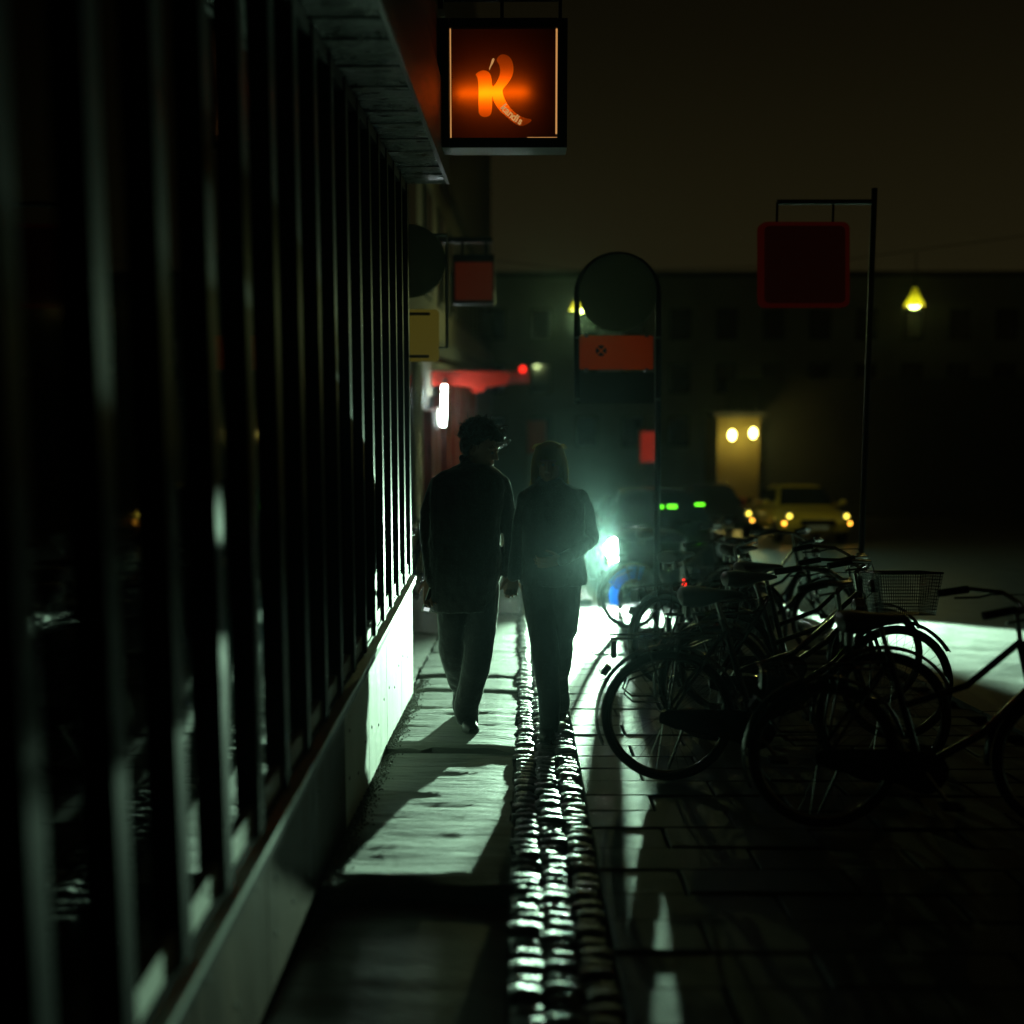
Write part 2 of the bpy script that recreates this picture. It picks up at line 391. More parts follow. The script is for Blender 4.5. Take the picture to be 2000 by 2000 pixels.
# kerb stones
km = MB(); km.b2((-.075, -.49, -.14), (.075, .49, .02)); kme = km.mesh('kerb_stone', False)
for y in [k * 1.0 + 2.5 for k in range(11)]:
    o = link('kerb_stone', kme, 'kerb', pave); o.matrix_world = Matrix.Translation((3.0, y, -SLOPE * y)) @ MS
for y in [k * 1.0 + 14 for k in range(30)]:
    o = link('kerb_stone', kme, 'kerb', pave); o.matrix_world = Matrix.Translation((.76, y, -SLOPE * y)) @ MS
# grit swept against the wall foot
mb = MB(); rnd = random.Random(3)
for k in range(2600):
    y = rnd.uniform(3.6, 8.2); x = -.764 + abs(rnd.gauss(0, .035)); r = rnd.uniform(.002, .0065)
    h = -.026 if y < 6.06 else .002
    if y < 4.03: h = -.092
    c = Vector((x, y, -SLOPE * y + h + r * .3)); R = Matrix.Rotation(rnd.random() * 6, 3, (rnd.random(), rnd.random(), 1))
    mb.add([c + R @ Vector(v) * r for v in ((1, .2, 0), (-1, .1, .1), (0, 1, 0), (0, -1, -.1), (0, .1, .8), (.1, 0, -.8))],
           [(0, 2, 4), (2, 1, 4), (1, 3, 4), (3, 0, 4), (2, 0, 5), (1, 2, 5), (3, 1, 5), (0, 3, 5)])
tag(link('grit', mb.mesh('grit', False), 'gravel'), 'dark grit and dirt swept against the foot of the pale plinth', None, None, 'stuff')

# ================================================================== GLASS SHOPFRONT (left)
WX = -.765; YE = 7.65
shop = thing('glass_shopfront', 'dark glass shopfront with black mullions on a pale low plinth, left side', 'building', (WX, YE, gz(YE)))
def sp(name, lo, hi, mat, bevel=0): m = MB(); m.b2(lo, hi); return wpart(name, m, mat, shop, False, bevel)
sp('wall', (-5, -3, -1.2), (-.93, 7.60, 9), 'black')
ym = [7.617 - .37 * k for k in range(23)]
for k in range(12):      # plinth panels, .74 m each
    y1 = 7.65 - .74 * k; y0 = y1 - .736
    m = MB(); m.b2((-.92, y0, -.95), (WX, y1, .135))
    p = wpart('plinth_panel', m, 'plinth' if k < 4 else 'plinth_shaded', shop, False, .004)
    for a, b in ((.10, .05), (.60, .05), (.36, .42), (.12, -.16 if k > 2 else -.3)):
        z = .135 - b - .3 * (k < 6) * (b < .1) - .02
        if z < gz(y0 + a) + .06: z = gz(y0 + a) + .09
        m = MB(); m.lathe([(.0075, -.004), (.009, 0.002), (.005, .003)], 8, Matrix.Translation((WX, y0 + a, z)) @ Matrix.Rotation(math.pi / 2, 4, 'Y'))
        m.V = [v - shop.location for v in m.V]; part('screw', m, 'screw', p)
m = MB(); m.loft([[Vector((-.90, y, .135)), Vector((-.752, y, .135)), Vector((-.752, y, .142)), Vector((-.738, y, .150)), Vector((-.738, y, .168)), Vector((-.79, y, .184)), Vector((-.90, y, .184))] for y in (-1.2, 7.672)])
wpart('sill', m, 'sill', shop, False)
m = MB(); m.b2((-.752, -1.2, .112), (-.744, 7.668, .140)); wpart('sill_drip', m, 'mullion', shop, False)
sp('rail', (-.90, -1.2, .185), (-.775, 7.64, .203), 'mullion')
sp('head_rail', (-.90, -1.2, 2.74), (-.772, 7.64, 2.80), 'mullion')
mul = MB(); mul.b2((-.06, -.033, .187), (0, .033, 2.80)); mulme = mul.mesh('mullion', False)
for k, y in enumerate(ym):
    o = link('mullion', mulme, 'mullion', shop, (0, y - YE, -gz(YE)))
    if k:
        m = MB(); m.b2((-.83, y + .034, .203), (-.781, ym[k - 1] - .034, .275)); wpart('bottom_rail', m, 'rail', shop, False, .002)
        a = random.uniform(-.0016, .0016); t_ = random.uniform(-.0012, .0012)
        m = MB(); g = [(y + .034, .275), (ym[k - 1] - .034, .275), (ym[k - 1] - .034, 2.74), (y + .034, 2.74)]
        vs = [Vector((-.800 + a * (1 if i in (1, 2) else -1) + t_ * (1 if i > 1 else -1), yy, zz)) for i, (yy, zz) in enumerate(g)]
        m.add(vs + [v + Vector((-.008, 0, 0)) for v in vs], [(0, 1, 2, 3), (7, 6, 5, 4), (0, 4, 5, 1), (1, 5, 6, 2), (2, 6, 7, 3), (3, 7, 4, 0)])
        wpart('pane', m, 'glass', shop, False)
# soffit of ribbed metal trays
y1 = 7.66; k = 0
while y1 > -1:
    w = (.37, .26, .45, .33)[k % 4]; y0 = y1 - w; m = MB(); rings = []
    for x in (-.80, -.765, -.70, -.63, -.56, -.513):
        r = []
        for j in range(13):
            t = j / 12; yy = y0 + .014 + (w - .028) * t
            r.append(Vector((x, yy, 2.801 + .012 * math.sin(math.pi * t) ** .5 + .0035 * noise.noise(Vector((x * 9, yy * 4, k))))))
        rings.append(r + [v + Vector((0, 0, .02)) for v in r[::-1]])
    m.loft(rings); wpart('soffit_panel', m, 'soffit', shop)
    y1 = y0; k += 1
sp('soffit_trim', (-.80, -1.2, 2.83), (-.514, 7.66, 2.86), 'black')
sp('fascia', (-.512, -1.2, 2.80), (-.49, 7.66, 3.30), 'black')
sp('upper_wall', (-.92, -1.2, 2.862), (-.513, 7.66, 9), 'darkwall')

# ================================================================== BUILDING BEYOND (left)
b2 = thing('corner_building', 'tall dark building with red pilasters and awning beyond the glass shopfront', 'building', (-1.75, 30, gz(30)))
def bp(name, lo, hi, mat, bevel=0): m = MB(); m.b2(lo, hi); return wpart(name, m, mat, b2, False, bevel)
bp('wall', (-9, 7.72, -6), (-1.75, 62, 15), 'brick')
bp('cornice', (-1.75, 8, 1.95), (-1.56, 62, 2.25), 'darkwall')
bp('string_course', (-1.75, 8, 5.6), (-1.62, 62, 5.8), 'darkwall')
for k in range(16):
    y = 10.5 + 3.2 * k
    w = bp('window', (-1.76, y, 3.0), (-1.70, y + 1.5, 5.0), 'darkwall')
    m = MB(); m.b2((-1.70, y + .12, 3.12), (-1.69, y + 1.38, 4.88)); wpart('pane', m, 'window', b2, False)
for k in range(11):
    y = 12.0 + 4.4 * k
    bp('shop_window', (-1.755, y, gz(y) + .6), (-1.72, y + 3.0, gz(y) + 3.0), 'window')
for y in (19.4, 20.6, 23.4, 26.6, 29.5, 33.0, 37.5):
    bp('pilaster', (-1.75, y, gz(y) - .3), (-1.56, y + .55, 1.0 if y < 22 else 1.4), 'redpaint', .02)
m = MB(); m.tube([(-1.62, 17.2, gz(17.2)), (-1.62, 17.2, 1.9)], .09, 12); wpart('downpipe', m, 'zinc', b2)
# red awning
aw = thing('awning', 'red shop awning lit by the white tube, behind the couple', 'awning', (-1.75, 22.5, 1.75))
yA = 21.6
m = MB(); poly = [(836, 727), (985, 729), (998, 728), (992, 752), (950, 756), (945, 766), (925, 768), (918, 757), (905, 754), (836, 754)]
f_ = lambda p: at(p[0], p[1], yA)
m.prism(poly, f_, (0, .03, 0)); wpart('valance', m, 'awning', aw, False)
A, B = at(836, 727, yA), at(992, 728, yA)
m = MB(); m.add([(-1.75, yA, A.z), (B.x, yA, B.z), (B.x, yA + 3, B.z - .15), (-1.75, yA + 3, A.z - .15), (-1.75, yA, A.z + .03), (B.x, yA, B.z + .03), (B.x, yA + 3, B.z - .12), (-1.75, yA + 3, A.z - .12)],
      [(0, 1, 2, 3), (4, 5, 6, 7), (0, 1, 5, 4), (1, 2, 6, 5), (2, 3, 7, 6), (3, 0, 4, 7)])
wpart('canopy', m, 'awning', aw, False)
C = at(1034, 735, yA + 2.5)
m = MB(); m.b2((B.x - .02, yA + 2.4, C.z - .16), (C.x, yA + 2.5, C.z + .1)); wpart('side_box', m, 'redpaint', aw, False, .02)
m = MB(); m.ball(at(1021, 721, yA + 2.3), .075); wpart('red_lamp', m, 'redglow', aw)
# fluorescent tube
p0, p1 = at(868, 753, 21.2), at(866, 831, 21.2)
tb = thing('tube_light', 'white vertical fluorescent tube hanging under the red awning', 'tube light', p1)
m = MB(); m.tube([p0, p1], .036, 12); wpart('tube', m, 'tube', tb)
m = MB(); m.tube([p0 + Vector((0, 0, .06)), p0], .045, 12); m.tube([p1, p1 - Vector((0, 0, .05))], .045, 12); m.tube([p0 + Vector((0, .08, .05)), p1 + Vector((0, .08, -.05))], .03, 8); m.box((p0.x, p0.y + .04, p0.z + .045), (.03, .1, .03)); m.box((p1.x, p1.y + .04, p1.z - .04), (.03, .1, .03))
m.tube([p0 + Vector((0, .08, .05)), p0 + Vector((0, .3, .12))], .02, 8); wpart('holder', m, 'steel', tb)
# round sign in its hanging frame, yellow sign under it, red box sign
d = 8.9; c0 = at(800, 510, d)
rs = thing('round_sign', 'large round grey sign plate in a hanging metal frame beyond the shopfront', 'sign', c0)
RM = Matrix.Rotation(math.pi / 2, 4, 'X')
m = MB(); m.lathe([(.275, -.015), (.282, 0), (.275, .015)], 48, Matrix.Translation(c0) @ RM); wpart('plate', m, 'signback', rs)
a, b, e = at(873, 485, d), at(873, 679, d), at(792, 679, d); g = at(760, 485, d)
m = MB(); m.tube([g + Vector((-.5, 0, .1)), a + Vector((0, 0, .1)), a, b, e], .014, 8); wpart('frame', m, 'steel', rs)
m = MB(); m.b2((-1.75, d - .06, c0.z + .3), (-.95, d + .06, c0.z + .42)); wpart('bracket', m, 'steel', rs)
def rrect(u0, u1, v0, v1, r, n=6):
    P = []
    for cx_, cy_, a0 in ((u1 - r, v0 + r, -90), (u1 - r, v1 - r, 0), (u0 + r, v1 - r, 90), (u0 + r, v0 + r, 180)):
        for q in range(n + 1):
            an = math.radians(a0 + 90 * q / n); P.append((cx_ + r * math.cos(an), cy_ + r * math.sin(an)))
    return P
ys_ = thing('yellow_sign', 'small rounded yellow sign box hanging under the round sign', 'sign', at(820, 704, d))
m = MB(); m.prism(rrect(772, 856, 604, 706, 7), lambda p: at(p[0], p[1], d - .02), (0, .10, 0)); wpart('housing', m, 'yellowsign', ys_, False)
m = MB(); m.prism(rrect(780, 840, 610, 616, 2), lambda p: at(p[0], p[1], d - .028), (0, .006, 0)); wpart('slot', m, 'signblack', ys_, False)
m = MB(); m.prism(rrect(780, 838, 693, 699, 2), lambda p: at(p[0], p[1], d - .028), (0, .006, 0)); wpart('slot', m, 'signblack', ys_, False)
d = 14.5
rb = thing('box_sign', 'dim red projecting box sign high on the left facade', 'sign', at(925, 592, d))
m = MB(); m.prism(rrect(884, 966, 497, 594, 3), lambda p: at(p[0], p[1], d), (0, .2, 0)); wpart('housing', m, 'black', rb, False)
rm = emat('dim_red_panel', (1, .14, .04), .020); M['dimred'] = rm
m = MB(); m.prism(rrect(889, 962, 512, 586, 3), lambda p: at(p[0], p[1], d - .012), (0, .01, 0)); wpart('face', m, 'dimred', rb, False)
m = MB(); q = at(884, 470, d); m.b2((-1.75, d + .05, q.z - .02), (q.x + .5, d + .12, q.z + .05)); m.b2((q.x + .1, d + .07, q.z - .3), (q.x + .14, d + .1, q.z)); m.b2((q.x + .4, d + .07, q.z - .3), (q.x + .44, d + .1, q.z)); wpart('bracket', m, 'black', rb, False)

# ================================================================== FAR BUILDINGS
fb = thing('end_building', 'dark long building closing the street in the haze, flat roofline', 'building', (10, 66, gz(66)))
def fp(root, name, lo, hi, mat, bevel=0): m = MB(); m.b2(lo, hi); return wpart(name, m, mat, root, False, bevel)
zt = at(1050, 541, 64).z
fp(fb, 'wall', (-30, 64, -6), (60, 76, zt), 'farwall')
fp(fb, 'parapet', (-30.2, 63.8, zt), (60.2, 76, zt + .3), 'darkwall')
for k in range(18):
    for j in range(3):
        x = -2.2 + 2.6 * k; z = -2.2 + 3.0 * j
        w = fp(fb, 'window', (x, 63.93, z), (x + 1.2, 64.02, z + 1.7), 'darkwall')
        m = MB(); m.b2((x + .1, 63.915, z + .1), (x + 1.1, 63.928, z + 1.6)); m.V = [v - fb.location for v in m.V]; part('pane', m, 'window', w, False)
d = 46
P0, P1 = at(1402, 815, d), at(1482, 940, d)
yb_ = thing('gate_house', 'ochre gate house wall lit by two yellow lamps, far right', 'building', ((P0.x + P1.x) / 2, d, gz(d)))
fp(yb_, 'wall', (P0.x, d, -6), (P1.x, d + 3, P0.z), 'yellowwall')
fp(yb_, 'wing', (P1.x + .01, d + .8, -6), (30, d + 8, P0.z + 1.6), 'darkwall')
fp(yb_, 'roof', (P0.x - .2, d - .2, P0.z + .01), (P1.x + .2, d + 3.2, P0.z + .22), 'darkwall')
fp(yb_, 'gate', ((P0.x * .7 + P1.x * .3), d - .06, -4.2), ((P0.x * .3 + P1.x * .7), d - .002, P1.z - .7), 'redpaint')
for u, v in ((1430, 850), (1471, 846)):
    c = at(u, v, d - .55)
    m = MB(); m.ball(c, (.13, .13, .2)); wpart('lamp', m, 'yellowbulb', yb_)
    m = MB(); m.tube([c + Vector((0, 0, .12)), c + Vector((0, .3, .2)), c + Vector((0, .58, .1))], .025, 6); wpart('lamp_arm', m, 'black', yb_)
    point('lamp_light', c + Vector((0, -.16, -.05)), 40, (1, .80, .20), .1)
c = at(1526, 838, 47)
ol = thing('wall_lamp', 'small orange wall lamp right of the gate house', 'lamp', c)
m = MB(); m.ball(c, .07); wpart('bulb', m, 'amber', ol); m = MB(); m.tube([c + Vector((0, .05, .05)), c + Vector((0, .4, .1))], .03, 6); wpart('arm', m, 'black', ol)
# red lit signs in the haze
for (u0, u1, v0, v1, d, lab) in ((1253, 1280, 844, 902, 38, 'faint red upright sign behind the arched street sign'), (1030, 1066, 822, 886, 42, 'faint dark red sign glowing in haze between the two heads')):
    a, b = at(u0, v0, d), at(u1, v1, d); c = ((a.x + b.x) / 2, d, gz(d))
    t = thing('street_banner', lab, 'banner', c)
    m = MB(); m.b2((a.x, d, b.z), (b.x, d + .12, a.z)); wpart('face', m, 'redsign' if u0 > 1200 else 'redpaint', t, False)
    m = MB(); m.tube([(a.x - .06, d + .06, gz(d)), (a.x - .06, d + .06, a.z + .1)], .045, 8); m.tube([(a.x - .06, d + .06, a.z + .05), (b.x, d + .06, a.z + .05)], .02, 6); wpart('post', m, 'steel', t)

# pendant street lamp on a span wire
d = 25; c = at(1133, 606, d)
pl = thing('street_lamp', 'conical street lamp hanging on a span wire, glowing yellow', 'street lamp', c)
m = MB(); m.lathe([(.035, .42), (.06, .40), (.09, .28), (.22, .03), (.235, 0), (.21, .03), (.08, .26)], 24, Matrix.Translation(c)); wpart('shade', m, 'shadeglow', pl)
m = MB(); m.ball(c + Vector((0, 0, .03)), (.13, .13, .09)); wpart('bulb', m, 'lampbulb', pl)
m = MB(); m.tube([c + Vector((0, 0, .40)), c + Vector((0, 0, .85))], .012, 6)
pts = [Vector((-1.75, d, c.z + 1.2)), c + Vector((0, 0, .85)), Vector((6, d, c.z + .95)), Vector((14, d + 3, c.z + 2.2))]
m.tube(pts, .010, 6); wpart('wire', m, 'black', pl)
point('street_lamp_light', c + Vector((0, 0, -.10)), 230, (.78, 1, .40), .08)
c2 = Vector((8.9, 26.1, c.z + .15)); pl2 = thing('street_lamp', 'second yellow street lamp on the span wire, off to the right', 'street lamp', c2)
for ch in pl.children:
    if ch.name.split('.')[0] != 'wire': k2 = ch.copy(); COL.objects.link(k2); k2.parent = pl2
m = MB(); m.tube([c2 + Vector((0, 0, .40)), c2 + Vector((0, 0, 1.2))], .012, 6); wpart('cord', m, 'black', pl2)
point('street_lamp_light', c2 + Vector((0, 0, -.10)), 30, (1, .80, .20), .08)

# ================================================================== KANDIS SIGN
d = 7.0
def ks(p): return at(780 + p[0] / 5.367, 110 + p[1] / 5.367, d)
sg = thing('shop_sign', 'glowing orange and dark red light box sign with one big letter, above the pavement', 'sign', at(960, 292, d))
K = [(972, 400), (972, 560), (960, 610), (930, 632), (895, 638), (860, 630), (835, 605), (828, 560), (832, 330), (825, 250), (810, 205), (795, 190), (830, 160), (880, 143), (930, 155), (965, 200), (972, 330),
     (1010, 290), (1040, 230), (1060, 160), (1047, 85), (1018, 50), (1030, 5), (1075, -25), (1130, -15), (1175, 25), (1195, 90), (1198, 160), (1175, 230), (1130, 290), (1085, 340), (1080, 370), (1095, 430), (1125, 490), (1170, 550),
     (1230, 605), (1300, 645), (1395, 660), (1370, 695), (1310, 725), (1270, 732), (1220, 715), (1150, 660), (1080, 600), (1020, 530), (985, 460)]
def smooth_poly(P, it=2):
    for _ in range(it):
        Q = []
        for i in range(len(P)):
            a, b = P[i], P[(i + 1) % len(P)]
            Q += [(a[0] * .75 + b[0] * .25, a[1] * .75 + b[1] * .25), (a[0] * .25 + b[0] * .75, a[1] * .25 + b[1] * .75)]
        P = Q
    return P
K = smooth_poly(K, 2)
FACE = [(548, -300), (1644, -300), (1644, 853), (548, 853)]
def fill(splines, name, mat, dy=0, thick=0):
    cu = bpy.data.curves.new(name, 'CURVE'); cu.dimensions = '2D'; cu.fill_mode = 'BOTH'; cu.extrude = thick
    O = ks((960, 500))
    for P in splines:
        s = cu.splines.new('POLY'); s.points.add(len(P) - 1); s.use_cyclic_u = True
        for q, p in zip(s.points, P):
            w = ks(p) - O; q.co = (w.x, w.z, 0, 1)
    o = bpy.data.objects.new('tmp', cu); COL.objects.link(o); dg = bpy.context.evaluated_depsgraph_get(); dg.update()
    me = bpy.data.meshes.new_from_object(o.evaluated_get(dg)); bpy.data.objects.remove(o, do_unlink=True)
    for v in me.vertices: v.co = Vector((v.co.x, -v.co.z + dy, v.co.y)) + O - sg.location
    me.name = name; return link(name, me, mat, sg)
fill([FACE, K], 'face_panel', 'signface'); fill([K], 'letter', 'signletter')
for ch, (px, py), an in zip('kandis', ((1097, 540), (1132, 577), (1168, 610), (1203, 640), (1235, 660), (1268, 683)), (52, 46, 42, 37, 33, 28)):
    tc = bpy.data.curves.new('t', 'FONT'); tc.body = ch; tc.size = .062; tc.offset = .0020; tc.align_x = 'CENTER'; tc.align_y = 'CENTER'; tc.extrude = .0006
    o = bpy.data.objects.new('tmp', tc); COL.objects.link(o); dg = bpy.context.evaluated_depsgraph_get(); dg.update()
    me = bpy.data.meshes.new_from_object(o.evaluated_get(dg)); bpy.data.objects.remove(o, do_unlink=True)
    Rz = Matrix.Rotation(math.radians(-an), 3, 'Z'); c = ks((px, py)) - sg.location
    for v in me.vertices:
        w = Rz @ v.co; v.co = Vector((w.x * .95, -.004 - w.z, w.y)) + c
    link('letter', me, 'signtext', sg)
m = MB(); m.prism(smooth_poly([(975, 20), (1000, 25), (985, 70), (960, 110), (945, 150), (940, 130), (955, 90)], 1), lambda p: ks(p) + Vector((0, -.004, 0)), (0, .002, 0)); wpart('swash', m, 'signtext', sg, False)
# housing frame
def sgbox(name, u0, u1, v0, v1, y0, y1, mat, bevel=.003):
    a, b = at(u0, v0, d), at(u1, v1, d); m = MB(); m.b2((a.x, d + y0, b.z), (b.x, d + y1, a.z)); return wpart(name, m, mat, sg, False, bevel)
sgbox('frame', 839, 878, 38, 290, -.03, .20, 'black'); sgbox('frame', 1089, 1107, 38, 290, -.03, .20, 'black')
sgbox('frame', 878.2, 1088.8, 271, 290, -.03, .20, 'black'); sgbox('frame', 878.2, 1088.8, 38, 56, -.03, .20, 'black')
sgbox('back', 878.2, 1088.8, 56.2, 270.8, .17, .20, 'black', 0)
sgbox('edge_trim', 878.4, 882, 57, 270, -.012, -.004, 'signtext', 0); sgbox('edge_trim', 1085.5, 1088.6, 57, 262, -.012, -.004, 'signtext', 0)
sgbox('edge_trim', 1030, 1088, 268.6, 270.8, -.012, -.004, 'signtext', 0)
sgbox('side_panel', 770, 838.8, 60, 262, 0, .006, 'signside', 0); sgbox('frame', 752, 769.8, 38, 290, -.02, .20, 'black'); sgbox('frame', 770, 838.8, 264, 290, -.02, .2, 'black'); sgbox('frame', 770, 838.8, 38, 58, -.02, .2, 'black')
a, b = at(893, 182, d), at(1031, 180, d); m = MB(); m.tube([a + Vector((0, .045, 0)), b + Vector((0, .045, 0))], .013, 10); wpart('lamp_tube', m, 'neon', sg)
a, b = at(776, 188, d), at(826, 187, d); m = MB(); m.tube([a + Vector((0, .09, 0)), b + Vector((0, .09, 0))], .010, 10); wpart('lamp_tube', m, 'neon', sg)
a = at(800, 30, d); m = MB(); m.tube([(-.50, d + .08, a.z + .12), (at(1095, 30, d).x, d + .08, a.z + .12)], .02, 8)
for u in (850, 980, 1095): q = at(u, 40, d); m.tube([(q.x, d + .08, q.z - .01), (q.x, d + .08, a.z + .12)], .012, 6)
m.box((-.495, d + .08, a.z + .12), (.03, .14, .16)); wpart('bracket', m, 'black', sg)

# ================================================================== ARCHED STREET SIGN
d = 9.6
ar = thing('arched_sign', 'arched tube sign post with round plate over an orange plate', 'street sign', (at(1286, 900, d).x, d, gz(d)))
pts = [Vector((at(1286, 900, d).x, d, gz(d) - .05)), at(1286, 760, d), at(1286, 575, d)]
for k in range(1, 16):
    an = math.pi * k / 16; pts.append(at(1206.5 + 79.5 * math.cos(an), 575 - 78 * math.sin(an), d))
pts += [at(1127, 575, d), at(1127, 789, d)]
m = MB(); m.tube(pts, .026, 10); wpart('post', m, 'black', ar)
c = at(1207, 572, d - .035)
m = MB(); m.lathe([(.320, -.006), (.324, 0), (.320, .006)], 48, Matrix.Translation(c) @ RM); wpart('round_plate', m, 'signback', ar)
m = MB(); m.prism(rrect(1131, 1276, 655, 722, 4), lambda p: at(p[0], p[1], d - .035), (0, .008, 0)); op = wpart('orange_plate', m, 'signorange', ar, False)
c = at(1174, 685, d - .04)
for sa in range(4):
    a0 = math.radians(sa * 90 - 45 + 8); P = [(.012, a0 + .5 * math.radians(74))]
    P = [Vector((math.cos(a0 + math.radians(37)) * .008, 0, math.sin(a0 + math.radians(37)) * .008))] + [Vector((math.cos(a0 + math.radians(74) * k / 6) * .046, 0, math.sin(a0 + math.radians(74) * k / 6) * .046)) for k in range(7)]
    m = MB(); m.prism(P, lambda p: p + c, (0, .003, 0)); m.V = [v - ar.location for v in m.V]; part('emblem', m, 'signblack', op, False)
m = MB(); m.prism(rrect(1132, 1278, 727, 788, 4), lambda p: at(p[0], p[1], d - .035), (0, .008, 0)); wpart('dark_plate', m, 'signdark', ar, False)
m = MB()
for u, v in ((1145, 724), (1262, 724), (1145, 655), (1262, 655)):
    c = at(u, v, d); m.box(c + Vector((0, -.015, 0)), (.03, .05, .035))
for u, v in ((1127, 660), (1286, 660), (1127, 780), (1286, 780)): m.box(at(u, v, d) + Vector((.01 if u < 1200 else -.01, -.014, 0)), (.05, .04, .02))
wpart('clamp', m, 'steel', ar, False)

# red framed sign, right
d = 8.6
rd = thing('framed_sign', 'dark rounded sign with red border at upper right', 'sign', at(1560, 600, d))
P_ = rrect(1484, 1660, 433, 600, 14)
m = MB(); m.prism(P_, lambda p: at(p[0], p[1], d), (0, .10, 0)); wpart('border', m, 'rededge', rd, False, .004)
m = MB(); m.prism(rrect(1493, 1651, 441, 592, 10), lambda p: at(p[0], p[1], d - .006), (0, .004, 0)); wpart('panel', m, 'redpanel', rd, False)
q = at(1572, 433, d); pp = at(1700, 700, d)
m = MB(); m.tube([(pp.x, d + .05, gz(d)), (pp.x, d + .05, q.z + .25)], .022, 10); m.tube([(pp.x, d + .05, q.z + .15), (q.x - .2, d + .05, q.z + .15)], .02, 8)
for du in (1520, 1630): q2 = at(du, 433, d); m.tube([(q2.x, d + .05, q.z + .15), (q2.x, d + .05, q.z)], .01, 6)
wpart('post', m, 'black', rd)

# ================================================================== CARS
def make_car(name, label, paint, front, lit, group):
    x, y = front
    root = thing(name, label, 'car', (0, 0, 0), group, Matrix.Translation((x, y, gz(y) - .11)) @ MS)
    # y 0 = nose, grows towards the tail
    secs = [(0.0, .62, .34, .52), (.04, .78, .26, .62), (.25, .86, .22, .74), (.7, .88, .20, .83), (1.15, .885, .20, .92), (2.6, .885, .20, .95), (3.6, .87, .22, .98), (4.1, .82, .26, .96), (4.22, .74, .34, .86)]
    rings = []
    for yy, hw, zb, zt_ in secs:
        r = []
        for k in range(20):
            a = 2 * math.pi * k / 20; cs, sn = math.cos(a), math.sin(a)
            r.append(Vector((hw * math.copysign(abs(cs) ** .45, cs), yy, (zb + zt_) / 2 + (zt_ - zb) / 2 * math.copysign(abs(sn) ** .45, sn))))
        rings.append(r)
    m = MB(); m.loft(rings); part('body', m, paint, root)
    cab = [(1.12, .74, .90, .91), (1.75, .60, .92, 1.40), (2.1, .58, .92, 1.46), (2.9, .58, .92, 1.47), (3.5, .60, .94, 1.36), (3.95, .70, .94, .97)]
    rings = [[Vector((hw * (1.22 if z < 1 else 1) * sx, yy, z)) for sx, z in ((-1, zb), (-1.0, zb + .5 * (zt_ - zb)), (-.86, zt_ - .02), (-.5, zt_), (.5, zt_), (.86, zt_ - .02), (1.0, zb + .5 * (zt_ - zb)), (1, zb))] for yy, hw, zb, zt_ in cab]
    m = MB(); m.loft(rings); part('roof', m, paint, root)
    m = MB(); m.add([(-.70, 1.11, .96), (.70, 1.11, .96), (.53, 1.70, 1.375), (-.53, 1.70, 1.375), (-.70, 1.14, .93), (.70, 1.14, .93), (.53, 1.74, 1.36), (-.53, 1.74, 1.36)], [(0, 1, 2, 3), (7, 6, 5, 4), (0, 4, 5, 1), (1, 5, 6, 2), (2, 6, 7, 3), (3, 7, 4, 0)]); ws = part('windscreen', m, 'carglass', root, False)
    for s in (-1, 1):
        m = MB(); m.prism([(1.55, 1.0), (3.55, 1.0), (3.3, 1.32), (1.95, 1.34)], lambda p: Vector((s * (.735 - .3 * (p[1] - 1.0)), p[0], p[1])), (-s * .02, 0, 0)); part('side_window', m, 'carglass', root, False)
        hz = .68
        m = MB(); m.lathe([(.005, -.03), (.08, -.02), (.105, .0), (.11, .05), (.09, .08)], 20, Matrix.Translation((s * .70, .04, hz)) @ Matrix.Rotation(-math.pi / 2, 4, 'X') @ Matrix.Scale(1, 4)); hl = part('headlight', m, 'lampoff', root)
        if lit:
            lr = .15 if (lit == 1 and s < 0) else .05; m = MB(); m.lathe([(.003, -.008), (lr - .005, -.004), (lr, .004)], 20, Matrix.Translation((s * .70, .0, hz)) @ Matrix.Rotation(-math.pi / 2, 4, 'X')); part('lens', m, ('lampglass' if s < 0 else 'lampdim') if lit == 1 else 'lampamber', hl)
        m = MB(); m.ball((s * .80, .09, .50), (.05, .03, .035)); part('indicator', m, 'amber' if lit != 1 else 'reflector', root)
        m = MB(); m.ball((s * .99, 1.35, 1.0), (.10, .05, .07)); m.cap((s * .88, 1.38, .96), .02, (s * .95, 1.36, .98), .02); part('mirror', m, paint, root)
        for wy in (.82, 3.38):
            Mx = Matrix.Translation((s * .80, wy, .31)) @ Matrix.Rotation(math.pi / 2, 4, 'Y')
            m = MB(); m.lathe([(.20, -.09), (.29, -.095), (.31, -.06), (.31, .06), (.29, .095), (.20, .09)], 28, Mx); w = part('wheel', m, 'tyre', root)
            m = MB(); m.lathe([(.03, -.075), (.19, -.085), (.205, -.06), (.205, .06), (.19, .085), (.03, .075)], 20, Mx); part('rim', m, 'chrome', w)
    m = MB(); m.b2((-.42, -.035, .44), (.42, .05, .60)); part('grille', m, 'black', root, False, .02)
    for k in range(3): m = MB(); m.b2((-.40, -.045, .465 + .045 * k), (.40, -.036, .475 + .045 * k)); part('grille_bar', m, 'chrome', root, False)
    m = MB(); m.b2((-.26, -.055, .34), (.26, -.036, .45)); part('number_plate', m, 'plate', root, False, .004)
    return root, ws
car, ws = make_car('car', 'dark car with dazzling white headlights facing the couple, behind the bicycles', 'carpaint', (1.93, 14.55), 1, 'cars in the street')
for u0, u1, v0, v1 in ((1288, 1298, 984, 996), (1302, 1324, 983, 996), (1356, 1378, 980, 991)):   # glowing bars standing in for green reflections on the windscreen
    a, b = at(u0 + 2, v0 + 3, 15.52), at(u1 - 2, v1 - 3, 15.52); m = MB()
    m.V = []; m.b2((a.x, 15.52, b.z), (b.x, 15.54, a.z)); inv = car.matrix_world.inverted(); m.V = [inv @ v for v in m.V]; part('reflection_bar', m, 'green', car, False)
